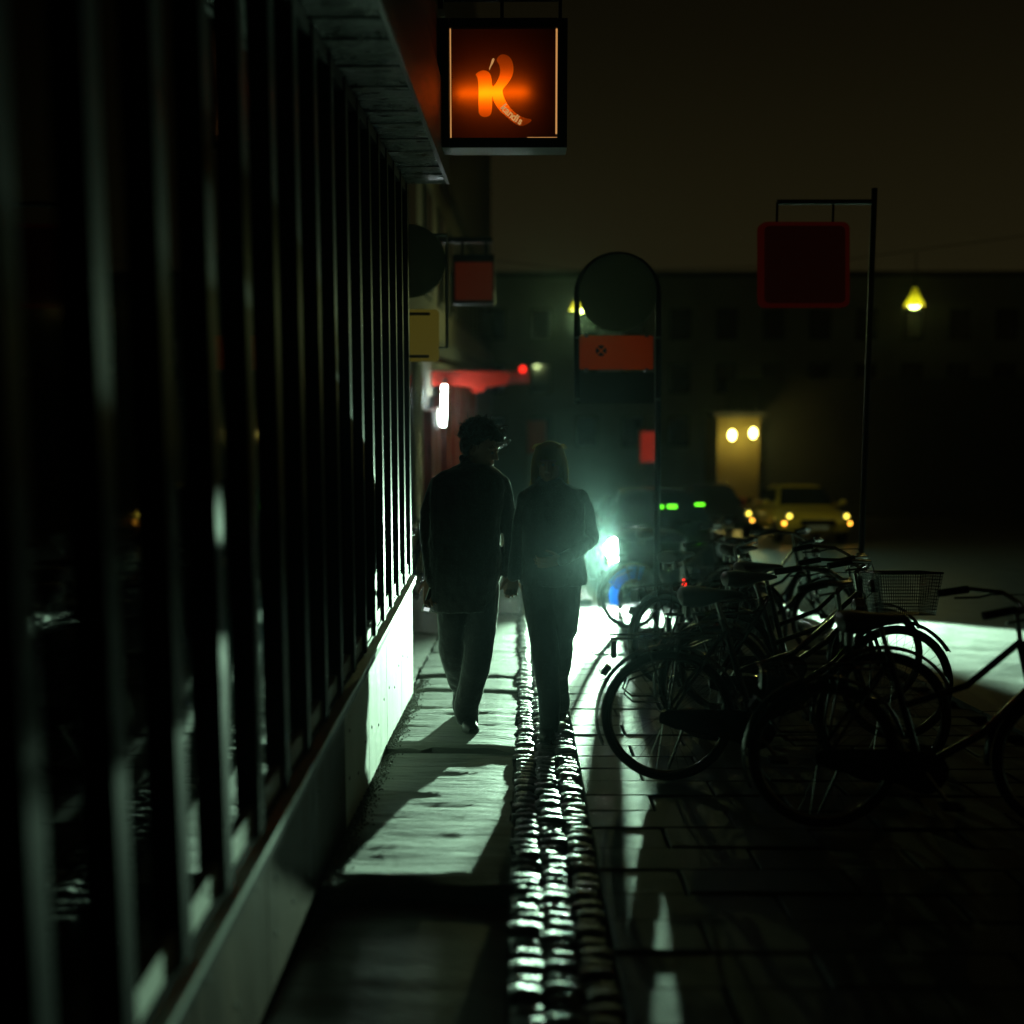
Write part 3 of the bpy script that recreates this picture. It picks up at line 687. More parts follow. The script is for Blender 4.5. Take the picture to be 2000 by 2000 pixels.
HC = (.58, 1, .68)
for s, pw, tx, tz, cone, bl, fl in ((-.70, 7600, -1.1, -.45, 44, 1, .56), (-.70, 5400, -1.1, .35, 46, 1, .78), (.70, 60000, 4.6, -.75, 38, .5, .7)):
    p = car.matrix_world @ Vector((s, -.06, .68)); o = spot('headlight_beam', p, p + Vector((tx, -9, tz)), pw, HC, cone, bl, .05); o.scale = (1, fl, 1)   # low beam: flat cone
make_car('car', 'yellow lit parked car far down the street at the right edge', 'caryellow', (7.25, 27.5), 2, 'cars in the street')
make_car('car', 'dark car with two small amber lamps between the dark car and the yellow car', 'carpaint', (5.25, 29.5), 2, 'cars in the street')

# ================================================================== BICYCLES
def arc(c, r, a0, a1, n): return [Vector((c[0] + r * math.cos(math.radians(a0 + (a1 - a0) * k / n)), 0, c[1] + r * math.sin(math.radians(a0 + (a1 - a0) * k / n)))) for k in range(n + 1)]
def make_bike():
    root = thing('bicycle', 'bicycle', 'bicycle', (0, 0, 0), 'bicycles at the stand')
    R = .325; hubs = ((0, .335), (1.07, .335))
    for hx, hz in hubs:
        pts = [Vector((hx + R * .965 * math.cos(2 * math.pi * k / 56), 0, hz + R * .965 * math.sin(2 * math.pi * k / 56))) for k in range(56)]
        m = MB(); m.tube(pts, .0205, 8, True); w = part('wheel', m, 'tyre', root)
        pts = [Vector((hx + R * .895 * math.cos(2 * math.pi * k / 56), 0, hz + R * .895 * math.sin(2 * math.pi * k / 56))) for k in range(56)]
        m = MB(); m.tube(pts, .0095, 6, True); part('rim', m, 'chrome', w)
        m = MB(); m.lathe([(.018, -.045), (.03, -.04), (.018, -.03), (.018, .03), (.03, .04), (.018, .045)], 14, Matrix.Translation((hx, 0, hz)) @ RM); part('hub', m, 'chrome', w)
        m = MB()
        for k in range(32):
            a = 2 * math.pi * k / 32; b = a + (.5 if k % 4 < 2 else -.5); sgn = .035 if k % 2 else -.035
            m.tube([(hx + .028 * math.cos(b), sgn, hz + .028 * math.sin(b)), (hx + R * .88 * math.cos(a), 0, hz + R * .88 * math.sin(a))], .0013, 3)
        part('spokes', m, 'chrome', w)['kind'] = 'stuff'
    for hx, a0, a1 in ((0, 15, 205), (1.07, 30, 185)):
        m = MB(); rings = []
        for k in range(29):
            a = math.radians(a0 + (a1 - a0) * k / 28); c, s = math.cos(a), math.sin(a)
            r = [(R + .026, -.030), (R + .038, -.015), (R + .042, 0), (R + .038, .015), (R + .026, .030), (R + .034, .013), (R + .038, 0), (R + .034, -.013)]
            rings.append([Vector((hx + q * c, yy, .335 + q * s)) for q, yy in r])
        m.loft(rings); f = part('mudguard', m, 'bikeblack', root)
        if hx == 0:
            a = math.radians(143); p = Vector(((R + .04) * math.cos(a), 0, .335 + (R + .04) * math.sin(a)))
            m = MB(); m.box(p + Vector((-.02, 0, .012)), (.03, .05, .055), Matrix.Rotation(.6, 3, 'Y')); m.tube([p + Vector((0, 0, -.02)), p + Vector((-.06, 0, -.05))], .004, 5); part('reflector', m, 'bikeblack', f)
    m = MB(); H0, H1 = (.845, 0, .86), (.895, 0, .655)
    m.tube([H0, H1], .020, 10); m.tube([H1, (.70, 0, .45), (.43, 0, .285)], .019, 10); m.tube([(.265, 0, .83), (.43, 0, .285)], .017, 10); m.tube([H0, (.62, 0, .66), (.345, 0, .565)], .015, 10)
    for s in (-1, 1):
        m.tube([(.43, s * .02, .285), (.2, s * .05, .31), (0, s * .06, .335)], .010, 8); m.tube([(.285, s * .012, .77), (.1, s * .05, .50), (0, s * .06, .335)], .008, 8)
    part('frame', m, 'bikeblack', root)
    m = MB()
    for s in (-1, 1): m.tube([(.90, s * .012, .65), (.925, s * .05, .60), (.985, s * .055, .42), (1.07, s * .055, .335)], .011, 8)
    part('fork', m, 'bikeblack', root)
    m = MB(); m.tube([(.265, 0, .83), (.235, 0, .93)], .013, 10); part('seat_post', m, 'chrome', root)
    m = MB(); rings = []
    for x, w, zt_, zb in ((.045, .06, .965, .93), (.06, .10, .985, .90), (.11, .115, .992, .89), (.18, .085, .985, .90), (.26, .040, .978, .925), (.33, .026, .972, .935), (.365, .010, .962, .945)):
        rings.append([Vector((x, w * math.copysign(abs(math.cos(a)) ** .7, math.cos(a)), (zt_ + zb) / 2 + (zt_ - zb) / 2 * math.sin(a))) for a in [2 * math.pi * k / 16 for k in range(16)]])
    m.loft(rings); s_ = part('saddle', m, 'saddle', root)
    m = MB()
    for s in (-1, 1):
        m = MB(); m.lathe([(.012, -.03), (.02, -.028), (.02, .028), (.012, .03)], 10, Matrix.Translation((.09, s * .05, .875))); part('spring', m, 'chrome', s_)
    m = MB(); m.tube([(.845, 0, .86), (.825, 0, .98), (.86, 0, 1.0)], .012, 8)
    for s in (-1, 1): m.tube([(.86, 0, 1.0), (.875, s * .10, 1.015), (.84, s * .22, 1.045), (.72, s * .285, 1.05), (.60, s * .30, 1.03)], .011, 8)
    hb = part('handlebar', m, 'chrome', root)
    for s in (-1, 1):
        m = MB(); m.tube([(.71, s * .287, 1.049), (.575, s * .302, 1.025)], .018, 10); part('grip', m, 'tyre', hb)
        m = MB(); m.tube([(.80, s * .25, 1.03), (.76, s * .29, 1.01), (.66, s * .33, 1.0)], .006, 6); part('brake_lever', m, 'chrome', hb)
    m = MB(); m.tube([(.86, .04, 1.0), (.98, .06, .95), (1.0, .05, .75), (1.02, .05, .5)], .0035, 5); m.tube([(.8, .25, 1.03), (.96, .12, 1.05), (.97, 0, .9), (.86, 0, .8)], .0035, 5); part('cable', m, 'tyre', root)
    m = MB(); m.lathe([(.002, -.018), (.028, -.012), (.032, 0), (.026, .004)], 14, Matrix.Translation((.83, -.16, 1.055))); part('bell', m, 'chrome', hb)
    m = MB(); m.lathe([(.01, .0), (.035, .012), (.04, .05), (.036, .058)], 16, Matrix.Translation((.90, 0, .90)) @ Matrix.Rotation(math.pi / 2, 4, 'Y')); part('front_lamp', m, 'chrome', root)
    m = MB(); m.lathe([(.03, -.05), (.09, -.052), (.095, -.047), (.03, -.045)], 24, Matrix.Translation((.43, 0, .285)) @ RM); m.tube([(.43, -.07, .285), (.53, -.075, .15)], .010, 8); m.tube([(.43, .07, .285), (.33, .075, .42)], .010, 8); part('crank', m, 'chrome', root)
    for p in ((.53, -.12, .15), (.33, .12, .42)): m = MB(); m.box(p, (.09, .075, .022)); part('pedal', m, 'tyre', root, False, .004)
    m = MB(); m.prism(smooth_poly([(-.05, .30), (-.05, .37), (.0, .385), (.40, .385), (.50, .36), (.54, .29), (.49, .20), (.42, .18), (.3, .24)], 1), lambda p: Vector((p[0], -.062, p[1])), (0, -.012, 0)); part('chain_guard', m, 'bikeblack', root, False)
    m = MB()
    for s in (-1, 1):
        m.tube([(-.29, s * .055, .735), (.23, s * .055, .745)], .006, 6); m.tube([(-.12, s * .057, .735), (0, s * .065, .36)], .0055, 6)
        m.tube([(-.02, s * .06, .60), (-.20, s * .06, .53), (-.225, s * .06, .46), (-.18, s * .06, .42), (0, s * .064, .42)], .0055, 6); m.tube([(.05, s * .057, .74), (0, s * .065, .37)], .005, 6)
    for x in (-.29, -.15, 0, .14): m.tube([(x, -.055, .737), (x, .055, .737)], .005, 6)
    m.tube([(.23, .03, .745), (.28, .01, .76)], .005, 6); rk = part('rear_rack', m, 'bikeblack', root)
    m = MB(); m.box((-.275, 0, .675), (.03, .075, .085)); part('rear_lamp', m, 'bikeblack', rk, False, .008)
    m = MB(); m.tube([(.10, .06, .30), (.02, .16, .012)], .008, 8); part('kickstand', m, 'chrome', root)
    return root
proto = make_bike()
def place(o, x, y, yaw, lean, label, s=1.0, dz=0):
    o.matrix_world = Matrix.Translation((x, y, -SLOPE * y + .002 + dz)) @ MS @ Matrix.Rotation(math.radians(yaw), 4, 'Z') @ Matrix.Rotation(math.radians(lean), 4, 'X') @ Matrix.Scale(s, 4)
    o['label'] = label; return o
place(proto, .716, 5.40, -2, 3, 'nearest upright black bicycle with its rear wheel beside the cobbles', .98)
specs = [(1.285, 4.66, -3, 3, 'black bicycle at the lower right edge, nearest to the camera', .95),
         (1.10, 6.25, 2, -3, 'black bicycle with wire basket just behind the nearest one', .98),
         (1.30, 7.05, 12, 4, 'second bicycle behind the nearest one, leaning, at the stand', .98),
         (1.05, 8.0, 38, -5, 'dark bicycle in front of the sign post, turned away', .98),
         (1.55, 9.0, 20, 5, 'dark bicycle at mid stand with a red reflector glint at the back', .98),
         (1.08, 11.0, 14, 2, 'bicycle with bright blue skirt guard beside the dazzling headlight', 1.0),
         (1.85, 9.9, 30, -4, 'dark bicycle behind the saddles with a white reflector glint at the front', .98),
         (-1.42, 12.6, 84, 6, 'bicycle leaning at the left facade beyond the shopfront end', .98)]
bikes = [proto]
for sx in specs: bikes.append(place(copy_tree(proto), *sx))
def bchild(b, nm): return [c for c in b.children if c.name.split('.')[0] == nm]
# basket on the bicycle behind the nearest one
m = MB(); b = bikes[2]
for i in range(26):
    t = i / 25
    m.tube([(1.28 - .0 , -.17 + .34 * t, .98), (1.25, -.13 + .26 * t, .74)], .0016, 3); m.tube([(.92, -.17 + .34 * t, .98), (.95, -.13 + .26 * t, .74)], .0016, 3)
    for s in (-1, 1): m.tube([(.92 + .36 * t, s * .17, .98), (.95 + .30 * t, s * .13, .74)], .0016, 3)
    if i % 2 == 0:
        k = 1 - .235 * t; z = .98 - .24 * t
        m.tube([(1.10 + .18 * (1 - .17 * t), .17 * k, z), (1.10 - .18 * (1 - .17 * t), .17 * k, z), (1.10 - .18 * (1 - .17 * t), -.17 * k, z), (1.10 + .18 * (1 - .17 * t), -.17 * k, z)], .0016, 3, True)
m.tube([(1.28, .17, .98), (.92, .17, .98), (.92, -.17, .98), (1.28, -.17, .98)], .006, 5, True); m.b2((.95, -.13, .735), (1.25, .13, .741))
part('basket', m, 'bikeblack', b)['kind'] = 'stuff'
# blue guard on the far bicycle
m = MB()
for s in (-1, 1):
    for r1, r0, a0, a1 in ((.305, .225, 70, 150), (.222, .172, 70, 205)):
        P = arc((0, .335), r1, a0, a1, 14) + arc((0, .335), r0, a1, a0, 10)
        m.prism([(p.x, p.z) for p in P], lambda p: Vector((p[0], s * .052, p[1])), (0, s * .004, 0))
part('skirt_guard', m, 'blueguard', bikes[6], False)
m = MB(); m.box((-.300, 0, .675), (.012, .055, .06)); part('reflector_glint', m, 'redglint', bikes[5], False)  # emissive plate standing in for the glint of a rear reflector
m = MB(); m.ball((.965, 0, .90), (.01, .03, .03)); part('reflector_glint', m, 'whiteglint', bikes[7])  # emissive ball standing in for a white reflector's glint

# cargo bicycle with a dark box
cg = thing('cargo_bicycle', 'dark cargo bicycle with a big closed box in the shadows before the car', 'bicycle', (0, 0, 0), None, Matrix.Translation((1.45, 12.2, -SLOPE * 12.2)) @ MS)
m = MB(); rings = []
for z, gx, gy in ((.29, .28, .36), (.32, .345, .40), (.78, .37, .44), (.80, .375, .445)):
    rings.append([Vector((gx * math.copysign(abs(math.cos(t_)) ** .3, math.cos(t_)), .45 + gy * math.copysign(abs(math.sin(t_)) ** .3, math.sin(t_)), z)) for t_ in [2 * math.pi * k / 24 + .13 for k in range(24)]])
m.loft(rings); part('box', m, 'bikeblack', cg)
m = MB(); m.loft([[Vector((gx * math.copysign(abs(math.cos(t_)) ** .3, math.cos(t_)), .45 + gy * math.copysign(abs(math.sin(t_)) ** .3, math.sin(t_)), z)) for t_ in [2 * math.pi * k / 24 + .13 for k in range(24)]] for z, gx, gy in ((.801, .385, .455), (.84, .38, .45), (.90, .30, .36), (.925, .15, .2))]); part('rain_cover', m, 'tyre', cg)
for s in (-1, 1):
    m = MB(); m.tube([Vector((s * .35, .40 + .235 * math.cos(2 * math.pi * k / 40), .255 + .235 * math.sin(2 * math.pi * k / 40))) for k in range(40)], .02, 8, True); w = part('wheel', m, 'tyre', cg)
    m = MB(); m.tube([(s * .30, .40, .255), (s * .39, .40, .255)], .02, 10); part('hub', m, 'chrome', w)
m = MB(); m.tube([Vector((0, 1.75 + .30 * math.cos(2 * math.pi * k / 48), .32 + .30 * math.sin(2 * math.pi * k / 48))) for k in range(48)], .02, 8, True); part('wheel', m, 'tyre', cg)
m = MB(); m.tube([(0, .88, .40), (0, 1.2, .33), (0, 1.75, .32)], .02, 8); m.tube([(0, 1.3, .33), (0, 1.5, .88)], .016, 8); part('frame', m, 'bikeblack', cg)
m = MB(); m.tube([(-.30, .95, .96), (.30, .95, .96)], .014, 8); m.tube([(-.28, .95, .96), (-.28, .86, .80)], .012, 8); m.tube([(.28, .95, .96), (.28, .86, .80)], .012, 8); part('handlebar', m, 'chrome', cg)
m = MB(); m.ball((0, 1.53, .92), (.09, .13, .035)); part('saddle', m, 'tyre', cg)

# ================================================================== PEOPLE
def hand(mb, w, f, r, n, curl, thumb=.5, s=1.0, spread=.06):
    """w wrist, f towards the fingers, r towards the thumb side, n palm normal"""
    w, f, r, n = Vector(w), Vector(f).normalized(), Vector(r).normalized(), Vector(n).normalized()
    for k, q in enumerate((-.030, -.010, .011, .030)):
        mb.cap(w + r * q * .6 * s, .014 * s, w + f * .085 * s + r * q * s, .0105 * s, 8)
    for k, (q, L_) in enumerate(((-.030, .058), (-.010, .074), (.011, .080), (.030, .070))):
        p = w + f * .088 * s + r * q * s; an = 0; rad = .0092
        for j, fr in enumerate((.45, .32, .26)):
            an += curl[j]; dv = (f * math.cos(an) + n * math.sin(an) + r * (q * spread * 20)).normalized(); p2 = p + dv * L_ * fr * 1.25 * s
            mb.cap(p, rad * s, p2, (rad - .0008) * s, 8); p = p2; rad -= .0008
    p = w + f * .028 * s + r * .030 * s; dv = (f * .75 + r * .75 + n * thumb).normalized(); p2 = p + dv * .04 * s; mb.cap(w + r * .015 * s, .014 * s, p2, .0105 * s, 8)
    p3 = p2 + (f * .9 + r * .25 + n * thumb * .8).normalized() * .034 * s; mb.cap(p2, .0102 * s, p3, .0085 * s, 8)
def ringpx(u0, u1, v, d, ry, n=28, p=2.5, yc=0):
    a, b = at(u0, v, d), at(u1, v, d); c = (a + b) / 2; hw = (b.x - a.x) / 2
    return [c + Vector((hw * math.copysign(abs(math.cos(t)) ** (2 / p), math.cos(t)), yc + ry * math.copysign(abs(math.sin(t)) ** (2 / p), math.sin(t)), 0)) for t in [2 * math.pi * k / n for k in range(n)]]
def head(mb, c, yaw, pitch, roll, s=1.0):
    """face looks along local -Y; c = middle of the skull"""
    R = Matrix.Rotation(yaw, 3, 'Z') @ Matrix.Rotation(roll, 3, 'Y') @ Matrix.Rotation(pitch, 3, 'X')
    T = lambda v: Vector(c) + R @ (Vector(v) * s)
    mb.ball(T((0, .012, .018)), [q * s for q in (.074, .094, .088)], R, 20, 14)
    mb.ball(T((0, -.030, -.035)), [q * s for q in (.060, .062, .078)], R, 18, 12)
    mb.ball(T((0, -.060, -.096)), [q * s for q in (.030, .028, .024)], R)           # chin
    mb.cap(T((.045, .0, -.075)), .018 * s, T((.018, -.068, -.100)), .014 * s); mb.cap(T((-.045, .0, -.075)), .018 * s, T((-.018, -.068, -.100)), .014 * s)
    mb.cap(T((0, -.090, .005)), .009 * s, T((0, -.112, -.034)), .0115 * s, 10)       # nose
    mb.ball(T((.011, -.100, -.037)), .009 * s); mb.ball(T((-.011, -.100, -.037)), .009 * s)
    mb.cap(T((-.018, -.087, -.066)), .0075 * s, T((.018, -.087, -.066)), .0075 * s, 8); mb.cap(T((-.015, -.086, -.077)), .0085 * s, T((.015, -.086, -.077)), .0085 * s, 8)
    mb.cap(T((-.040, -.080, .018)), .010 * s, T((.040, -.080, .018)), .010 * s, 8)   # brow
    for q in (-1, 1):
        mb.ball(T((q * .030, -.084, -.004)), .011 * s)
        mb.ball(T((q * .078, .008, -.012)), [k * s for k in (.010, .018, .032)], R)
    return T, R

def fuzz(o, n, L_, mat, seed, up=0):
    """loose fibres standing off a garment or hair"""
    rnd = random.Random(seed); me = o.data; m = MB(); N_ = len(me.polygons)
    for k in range(n):
        f = me.polygons[rnd.randrange(N_)]; c = f.center; nn = f.normal
        t = Vector((rnd.uniform(-1, 1), rnd.uniform(-1, 1), rnd.uniform(-1, 1))); dv = (nn + t * .7 + Vector((0, 0, up))).normalized() * L_ * rnd.uniform(.5, 1.2)
        w = nn.cross(t).normalized() * .00045; i = len(m.V); m.V += [c - w, c + w, c + dv]; m.F.append((i, i + 1, i + 2))
    me2 = bpy.data.meshes.new('fuzz'); me2.from_pydata([tuple(v) for v in m.V], [], m.F)
    tag(link('fuzz', me2, mat, o), None, None, None, 'stuff')
# ---- the man
dm = 6.60; foot = at(918, 1428, 6.45)
man = thing('person', 'person with curly hair in dark overshirt and wide trousers, head turned, nearer the shopfront', 'person', (foot.x, dm, gz(dm)))
def P(u, v, o=0): return at(u, v, dm + o)
k_ = dm / FPX
jk = MB()
jk.loft([ringpx(900, 950, 904, dm, .062, yc=.02), ringpx(890, 962, 911, dm, .085, yc=.015), ringpx(863, 975, 920, dm, .105), ringpx(843, 987, 934, dm, .125), ringpx(838, 991, 955, dm, .145), ringpx(838, 986, 990, dm, .155), ringpx(838, 978, 1025, dm, .15),
         ringpx(837, 977, 1060, dm, .15), ringpx(836, 981, 1090, dm, .155), ringpx(835, 981, 1118, dm, .16), ringpx(835, 974, 1138, dm, .158), ringpx(836, 972, 1165, dm, .155), ringpx(839, 970, 1188, dm, .15)])
jk.chain([P(857, 952), P(839, 1000), P(838, 1052, .02), P(842, 1100, -.02), P(845, 1130, -.06)], [.066, .060, .056, .050, .045])
jk.chain([P(977, 950), P(992, 1000), P(998.5, 1052, .02), P(997, 1090, -.02), P(996, 1122, -.05)], [.066, .052, .048, .043, .041])
jk.chain([P(904, 895, .04), P(914, 906, -.02), P(935, 918, -.05), P(954, 918, -.03)], [.026, .026, .026, .022])
jk.chain([P(838, 1170), P(845, 1192), P(868, 1198, -.05)], [.012, .014, .010])
fuzz(fuse('jacket', jk, .008, 3, man, 'jacket', (.006, 13)), 26000, .0055, 'fibre', 1)
tr = MB()
def leg(mbx, rows):
    mbx.loft([ringpx(c - h, c + h, v, dm + o, h * k_ * 1.12, 20, 2.2) for v, c, h, o in rows])
leg(tr, [(1120, 938, 36, 0), (1160, 940, 35, 0), (1200, 940, 32, -.02), (1250, 936, 31, -.05), (1285, 933, 29, -.07), (1310, 929, 28, -.07), (1350, 917, 26, -.05), (1385, 911.5, 24.5, -.02), (1412, 913, 21, .0)])
leg(tr, [(1120, 888, 40, 0), (1160, 888, 36, 0), (1200, 887, 33, .0), (1250, 886, 31, .02), (1275, 888, 30, .03), (1304, 894, 28, .07), (1330, 900, 25, .14), (1352, 906, 20, .22), (1375, 904, 19.5, .28), (1397, 906, 18, .33)])
fuzz(fuse('trousers', tr, .008, 3, man, 'trouser', (.007, 11)), 16000, .004, 'fibre', 2)
sk = MB()
T, R = head(sk, P(939, 871, .0), math.radians(62), math.radians(18), math.radians(-6), 1.08)
sk.chain([P(925, 905, .03), P(930, 885, .02)], [.058, .056]); sk.chain([P(925, 905, .03), P(915, 950), P(912, 1100)], [.05, .10, .11])
sk.chain([P(912, 1100), P(930, 1200), P(925, 1300, -.05), P(912, 1412)], [.10, .06, .05, .04]); sk.chain([P(912, 1100), P(888, 1200), P(895, 1300, .07), P(906, 1397, .33)], [.10, .06, .05, .04])
sk.chain([P(853, 946), P(838, 1052, .02), P(845, 1132, -.06)], [.04, .035, .028]); sk.chain([P(977, 950), P(1000, 1052, .02), P(996, 1124, -.05)], [.04, .034, .027]); sk.cap(P(853, 946), .04, P(977, 950), .04)
hand(sk, P(994, 1119, -.055), (.05, -.12, -1), (1, -.2, 0), (0, 1, .1), (.75, 1.0, .8), .1, 1.08, .0)
hand(sk, P(842, 1130, -.06), (-.10, -.15, -1), (-1, .1, .1), (.3, -1, 0), (.35, .5, .5), .1)
fuse('body', sk, .0048, 2, man, 'skin')
for q in (-1, 1): m = MB(); m.ball(T((q * .030, -.091, -.003)), .0085); wpart('eye', m, 'eye', man)
hr = MB(); rnd = random.Random(11)
hr.ball(T((0, .028, .045)), (.088, .100, .086), R, 20, 14); hr.ball(T((0, .075, -.01)), (.070, .05, .075), R)
for k in range(170):
    a = rnd.uniform(0, 2 * math.pi); b = rnd.uniform(-.35, 1.5)
    v = Vector((.088 * math.cos(b) * math.cos(a), .028 + .100 * math.cos(b) * math.sin(a), .045 + .088 * math.sin(b)))
    if v.y < -.02 and v.z < .06: continue
    hr.ball(T(v), rnd.uniform(.009, .020))
for u, v, r in ((938, 832, .036), (950, 834, .036), (960, 840, .034), (967, 847, .031), (973, 853, .027), (977, 857, .020), (981, 861, .013), (970, 858, .020), (962, 852, .030), (943, 846, .04), (912, 872, .030), (908, 860, .030), (910, 884, .020)):
    for q in range(4): hr.ball(P(u + rnd.uniform(-3, 3), v + rnd.uniform(-3, 3), -.02 + rnd.uniform(-.03, .03)), r * rnd.uniform(.7, 1.0))
hair = fuse('hair', hr, .0055, 1, man, 'hairdark'); fuzz(hair, 5000, .012, 'hairdark', 6)
m = MB()
for k in range(420):
    a = rnd.uniform(0, 2 * math.pi); b = rnd.uniform(-.35, 1.5)
    v = Vector((.094 * math.cos(b) * math.cos(a), .028 + .106 * math.cos(b) * math.sin(a), .047 + .098 * math.sin(b)))
    if v.y < -.03: v = R.inverted() @ (P(rnd.uniform(950, 988), 832 + rnd.uniform(0, 36), rnd.uniform(-.05, .02)) - P(939, 871)) / 1.08
    pts = [v]; dv = Vector((rnd.uniform(-1, 1), rnd.uniform(-1, .4), rnd.uniform(-.6, .6))).normalized()
    for j in range(7):
        pts.append(pts[-1] + dv * .0084); dv = (Matrix.Rotation(.55, 3, (rnd.random(), rnd.random(), rnd.random())) @ dv)
    m.tube([T(p) for p in pts], [.0026, .0028, .0026, .0024, .002, .0018, .0014, .0006], 4)
m.V = [v - man.location for v in m.V]; c = part('curls', m, 'hairdark', hair); c['kind'] = 'stuff'
def shoe(root, heel, toe, up, nm='shoe'):
    heel, toe = Vector(heel), Vector(toe); up = Vector(up).normalized(); f = (toe - heel); L_ = f.length; f.normalize(); s = f.cross(up).normalized(); rings = []; sol = []
    for t, w, h in ((-.02, .022, .050), (.02, .034, .085), (.2, .038, .095), (.38, .038, .075), (.58, .046, .058), (.8, .048, .047), (.93, .036, .038), (1.0, .016, .026)):
        b = heel + f * L_ * t
        rings.append([b + s * w * q + up * h * z for q, z in ((-1, .18), (-1.02, .5), (-.8, .85), (-.35, 1), (.35, 1), (.8, .85), (1.02, .5), (1, .18))])
        sol.append([b + s * w * 1.06 * q + up * z for q, z in ((-1, 0), (-1, .018), (1, .018), (1, 0))])
    m = MB(); m.loft(rings); o = wpart(nm, m, 'shoe', root); m = MB(); m.loft(sol); m.V = [v - root.location for v in m.V]; part('sole', m, 'sole', o, False)
def gpt(x, y, h=.0): return Vector((x, y, -SLOPE * y + h))
xa, xb = P(911, 1412).x, P(924, 1412).x
shoe(man, gpt(xa, 6.68, .002), gpt(xb, 6.41, .004), (0, .08, 1))
xa = P(906, 1397, .33).x; shoe(man, gpt(xa, 7.02, .085), gpt(xa + .02, 6.80, .006), (.0, .35, 1))
ph = thing('phone', 'pale phone held low in the hand beside the plinth', 'phone', P(842, 1185, -.10))
m = MB(); m.box(P(838, 1172, -.085), (.052, .011, .150), Matrix.Rotation(.32, 3, 'Y') @ Matrix.Rotation(.5, 3, 'Z')); wpart('case', m, 'phone', ph, False, .004)
Rp = Matrix.Rotation(.32, 3, 'Y') @ Matrix.Rotation(.5, 3, 'Z')
m = MB(); m.box(P(838, 1172, -.085) + Rp @ Vector((0, -.0062, 0)), (.046, .001, .140), Rp); sc_ = wpart('screen', m, 'signblack', ph, False)
m = MB(); m.box(P(838, 1172, -.085) + Rp @ Vector((0, -.0072, -.056)), (.038, .001, .022), Rp); m.V = [v - ph.location for v in m.V]; part('lit_bar', m, 'phonelit', sc_, False)

# ---- the woman
dm = 6.44; foot = at(1072, 1446, 6.3)
wom = thing('person', 'person with straight shoulder-length hair in short dark jacket, walking on the cobble strip', 'person', (foot.x, dm, gz(dm)))
k_ = dm / FPX
jk = MB()
jk.loft([ringpx(1054, 1094, 934, dm, .060, yc=.01), ringpx(1042, 1108, 945, dm, .075), ringpx(1024, 1130, 955, dm, .092), ringpx(1017, 1140, 968, dm, .108), ringpx(1015, 1146, 990, dm, .125), ringpx(1016, 1144, 1020, dm, .130), ringpx(1018, 1141, 1055, dm, .125),
         ringpx(1018, 1140, 1085, dm, .125), ringpx(1016, 1145, 1112, dm, .130), ringpx(1014, 1148, 1130, dm, .133), ringpx(1015, 1147, 1139, dm, .130)])
jk.chain([P(1026, 976), P(1016, 1020), P(1012, 1060, .03), P(1006, 1095, .0), P(1003, 1124, -.04)], [.056, .048, .044, .040, .037])
jk.chain([P(1133, 974), P(1147, 1010, .02), P(1154, 1045, .05), P(1153, 1052, .04), P(1132, 1072, -.08), P(1108, 1088, -.17), P(1096, 1093, -.20)], [.060, .055, .050, .050, .045, .040, .036])
jk.chain([P(1052, 936, .02), P(1058, 942, -.05), P(1074, 944, -.07), P(1090, 942, -.05), P(1096, 936, .02)], [.024, .025, .026, .025, .024])
fuzz(fuse('jacket', jk, .008, 3, wom, 'jacket2', (.005, 14)), 26000, .0065, 'fibre', 3)
tr = MB()
leg(tr, [(1120, 1056, 38, 0), (1150, 1054, 38, 0), (1180, 1056, 35, 0), (1223, 1060, 30, -.03), (1278, 1065, 26.5, -.08), (1336, 1070, 23.5, -.10), (1375, 1073, 21.5, -.10), (1408, 1073.5, 20.5, -.09), (1428, 1072, 19.5, -.08)])
leg(tr, [(1120, 1100, 40, 0), (1150, 1098, 37, 0), (1180, 1099, 34, 0), (1234, 1098, 30, .03), (1250, 1093, 26, .04), (1271, 1094, 25, .06), (1304, 1092, 23, .12), (1326, 1089, 20.5, .18), (1350, 1091, 21, .25), (1372, 1092, 20.5, .32), (1386, 1093, 19, .36)])
fuzz(fuse('trousers', tr, .008, 3, wom, 'trouser2', (.005, 10)), 16000, .004, 'fibre', 4)
sk = MB()
T, R = head(sk, P(1073, 903, -.01), math.radians(-6), math.radians(4), 0, .97)
sk.chain([P(1073, 945, .02), P(1073, 920, .02)], [.050, .048]); sk.chain([P(1073, 945, .02), P(1080, 980), P(1080, 1110)], [.05, .085, .095])
sk.chain([P(1080, 1110), P(1062, 1200, -.02), P(1068, 1310, -.09), P(1072, 1424, -.08)], [.09, .055, .045, .035]); sk.chain([P(1080, 1110), P(1098, 1200), P(1092, 1304, .12), P(1093, 1384, .36)], [.09, .055, .045, .035])
sk.chain([P(1026, 976), P(1012, 1060, .03), P(1003, 1126, -.04)], [.036, .030, .024]); sk.chain([P(1133, 974), P(1154, 1046, .05), P(1096, 1093, -.20)], [.036, .03, .024]); sk.cap(P(1026, 976), .036, P(1133, 974), .036)
hand(sk, P(1004, 1121, -.005), (-.14, .05, -1), (-1, -.2, 0), (0, -1, .1), (.6, .8, .7), .2, 1.0, .0)
hand(sk, P(1094, 1094, -.205), (-1, -.35, -.12), (0, -.4, 1), (.2, 1, .2), (.3, .5, .4), .4, .92)
fuse('body', sk, .0048, 2, wom, 'skin')
for q in (-1, 1): m = MB(); m.ball(T((q * .029, -.088, -.003)), .0085); wpart('eye', m, 'eye', wom)
hr = MB(); rnd = random.Random(5)
hr.ball(T((0, .018, .030)), (.086, .100, .092), R, 20, 14)
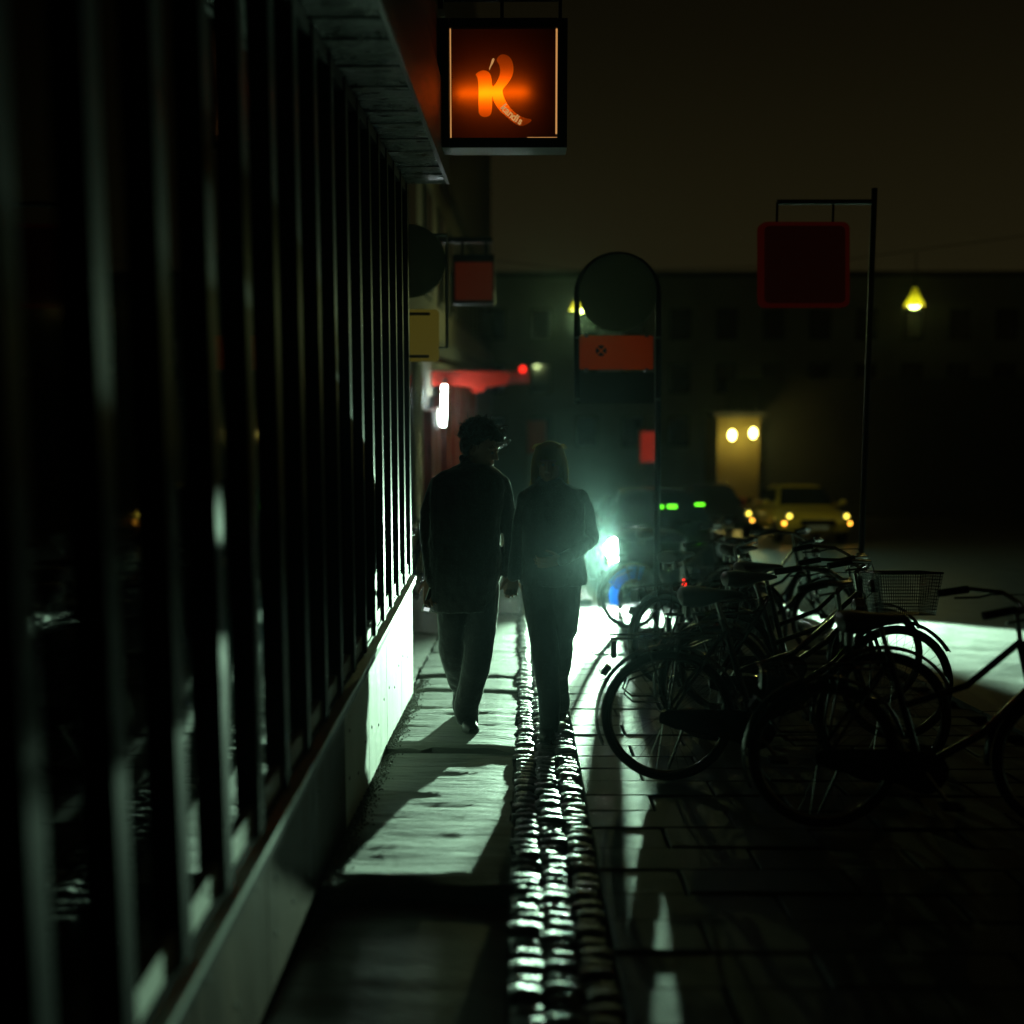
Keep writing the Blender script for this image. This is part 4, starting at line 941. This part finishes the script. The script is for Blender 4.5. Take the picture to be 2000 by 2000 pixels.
for s in (-1, 1):
    hr.chain([T((s * .055, -.02, .075)), T((s * .082, .0, .0)), T((s * .090, .01, -.06)), T((s * .096, .015, -.125))], [.032, .026, .022, .014])
    hr.chain([T((s * .05, .07, .02)), T((s * .070, .075, -.06)), T((s * .082, .06, -.125))], [.045, .04, .026])
hr.chain([T((0, .085, .02)), T((0, .092, -.08)), T((0, .085, -.14))], [.06, .055, .04])
hair = fuse('hair', hr, .0055, 2, wom, 'hairlight'); fuzz(hair, 5000, .009, 'hairlight', 5, -1.2)
m = MB()
for k in range(170):
    s = rnd.choice((-1, 1)); x0 = s * rnd.uniform(.055, .098); y0 = rnd.uniform(-.01, .09); z1 = -.135 - rnd.random() * .05
    out = s * rnd.uniform(-.01, .02) - (.028 * rnd.random() if s < 0 else 0)
    m.tube([T((x0 * .9, y0, .02)), T((x0 * 1.02, y0, -.06)), T((x0 * 1.05 + out * .4, y0, -.11)), T((x0 * 1.02 + out, y0, z1))], [.0016, .0016, .0014, .0006], 4)
for k in range(40):
    a = rnd.uniform(0, 6.28); v = Vector((.087 * math.cos(a) * .8, .018 + .1 * math.sin(a) * .8, .03 + .094 * .75)); m.tube([T(v), T(v + Vector((math.cos(a) * .02, math.sin(a) * .02, .002))), T(v + Vector((math.cos(a) * .035, math.sin(a) * .035, -.02)))], [.001, .001, .0005], 3)
m.V = [v - wom.location for v in m.V]; c = part('strands', m, 'hairlight', hair); c['kind'] = 'stuff'
xa = P(1072, 1428, -.08).x
shoe(wom, gpt(xa, 6.46, .004), gpt(xa - .015, 6.22, .004), (0, .08, 1))
xa = P(1093, 1386, .36).x; shoe(wom, gpt(xa, 6.93, .13), gpt(xa - .01, 6.72, .010), (0, .5, 1))

# ================================================================== HAZE
hz = MB(); hz.b2((-72, -16, -7.2), (72, 120, 16)); ho = link('haze', hz.mesh('haze', False))
hm = bpy.data.materials.new('night_haze'); hm.use_nodes = True; t = hm.node_tree; t.nodes.clear()
v = t.nodes.new('ShaderNodeVolumePrincipled'); o = t.nodes.new('ShaderNodeOutputMaterial')
v.inputs['Color'].default_value = (.66, .93, 1.0, 1); v.inputs['Density'].default_value = .00056; v.inputs['Anisotropy'].default_value = .94
t.links.new(v.outputs[0], o.inputs['Volume']); ho.data.materials.append(hm)
tag(ho, 'thin night mist filling the street', None, None, 'stuff')
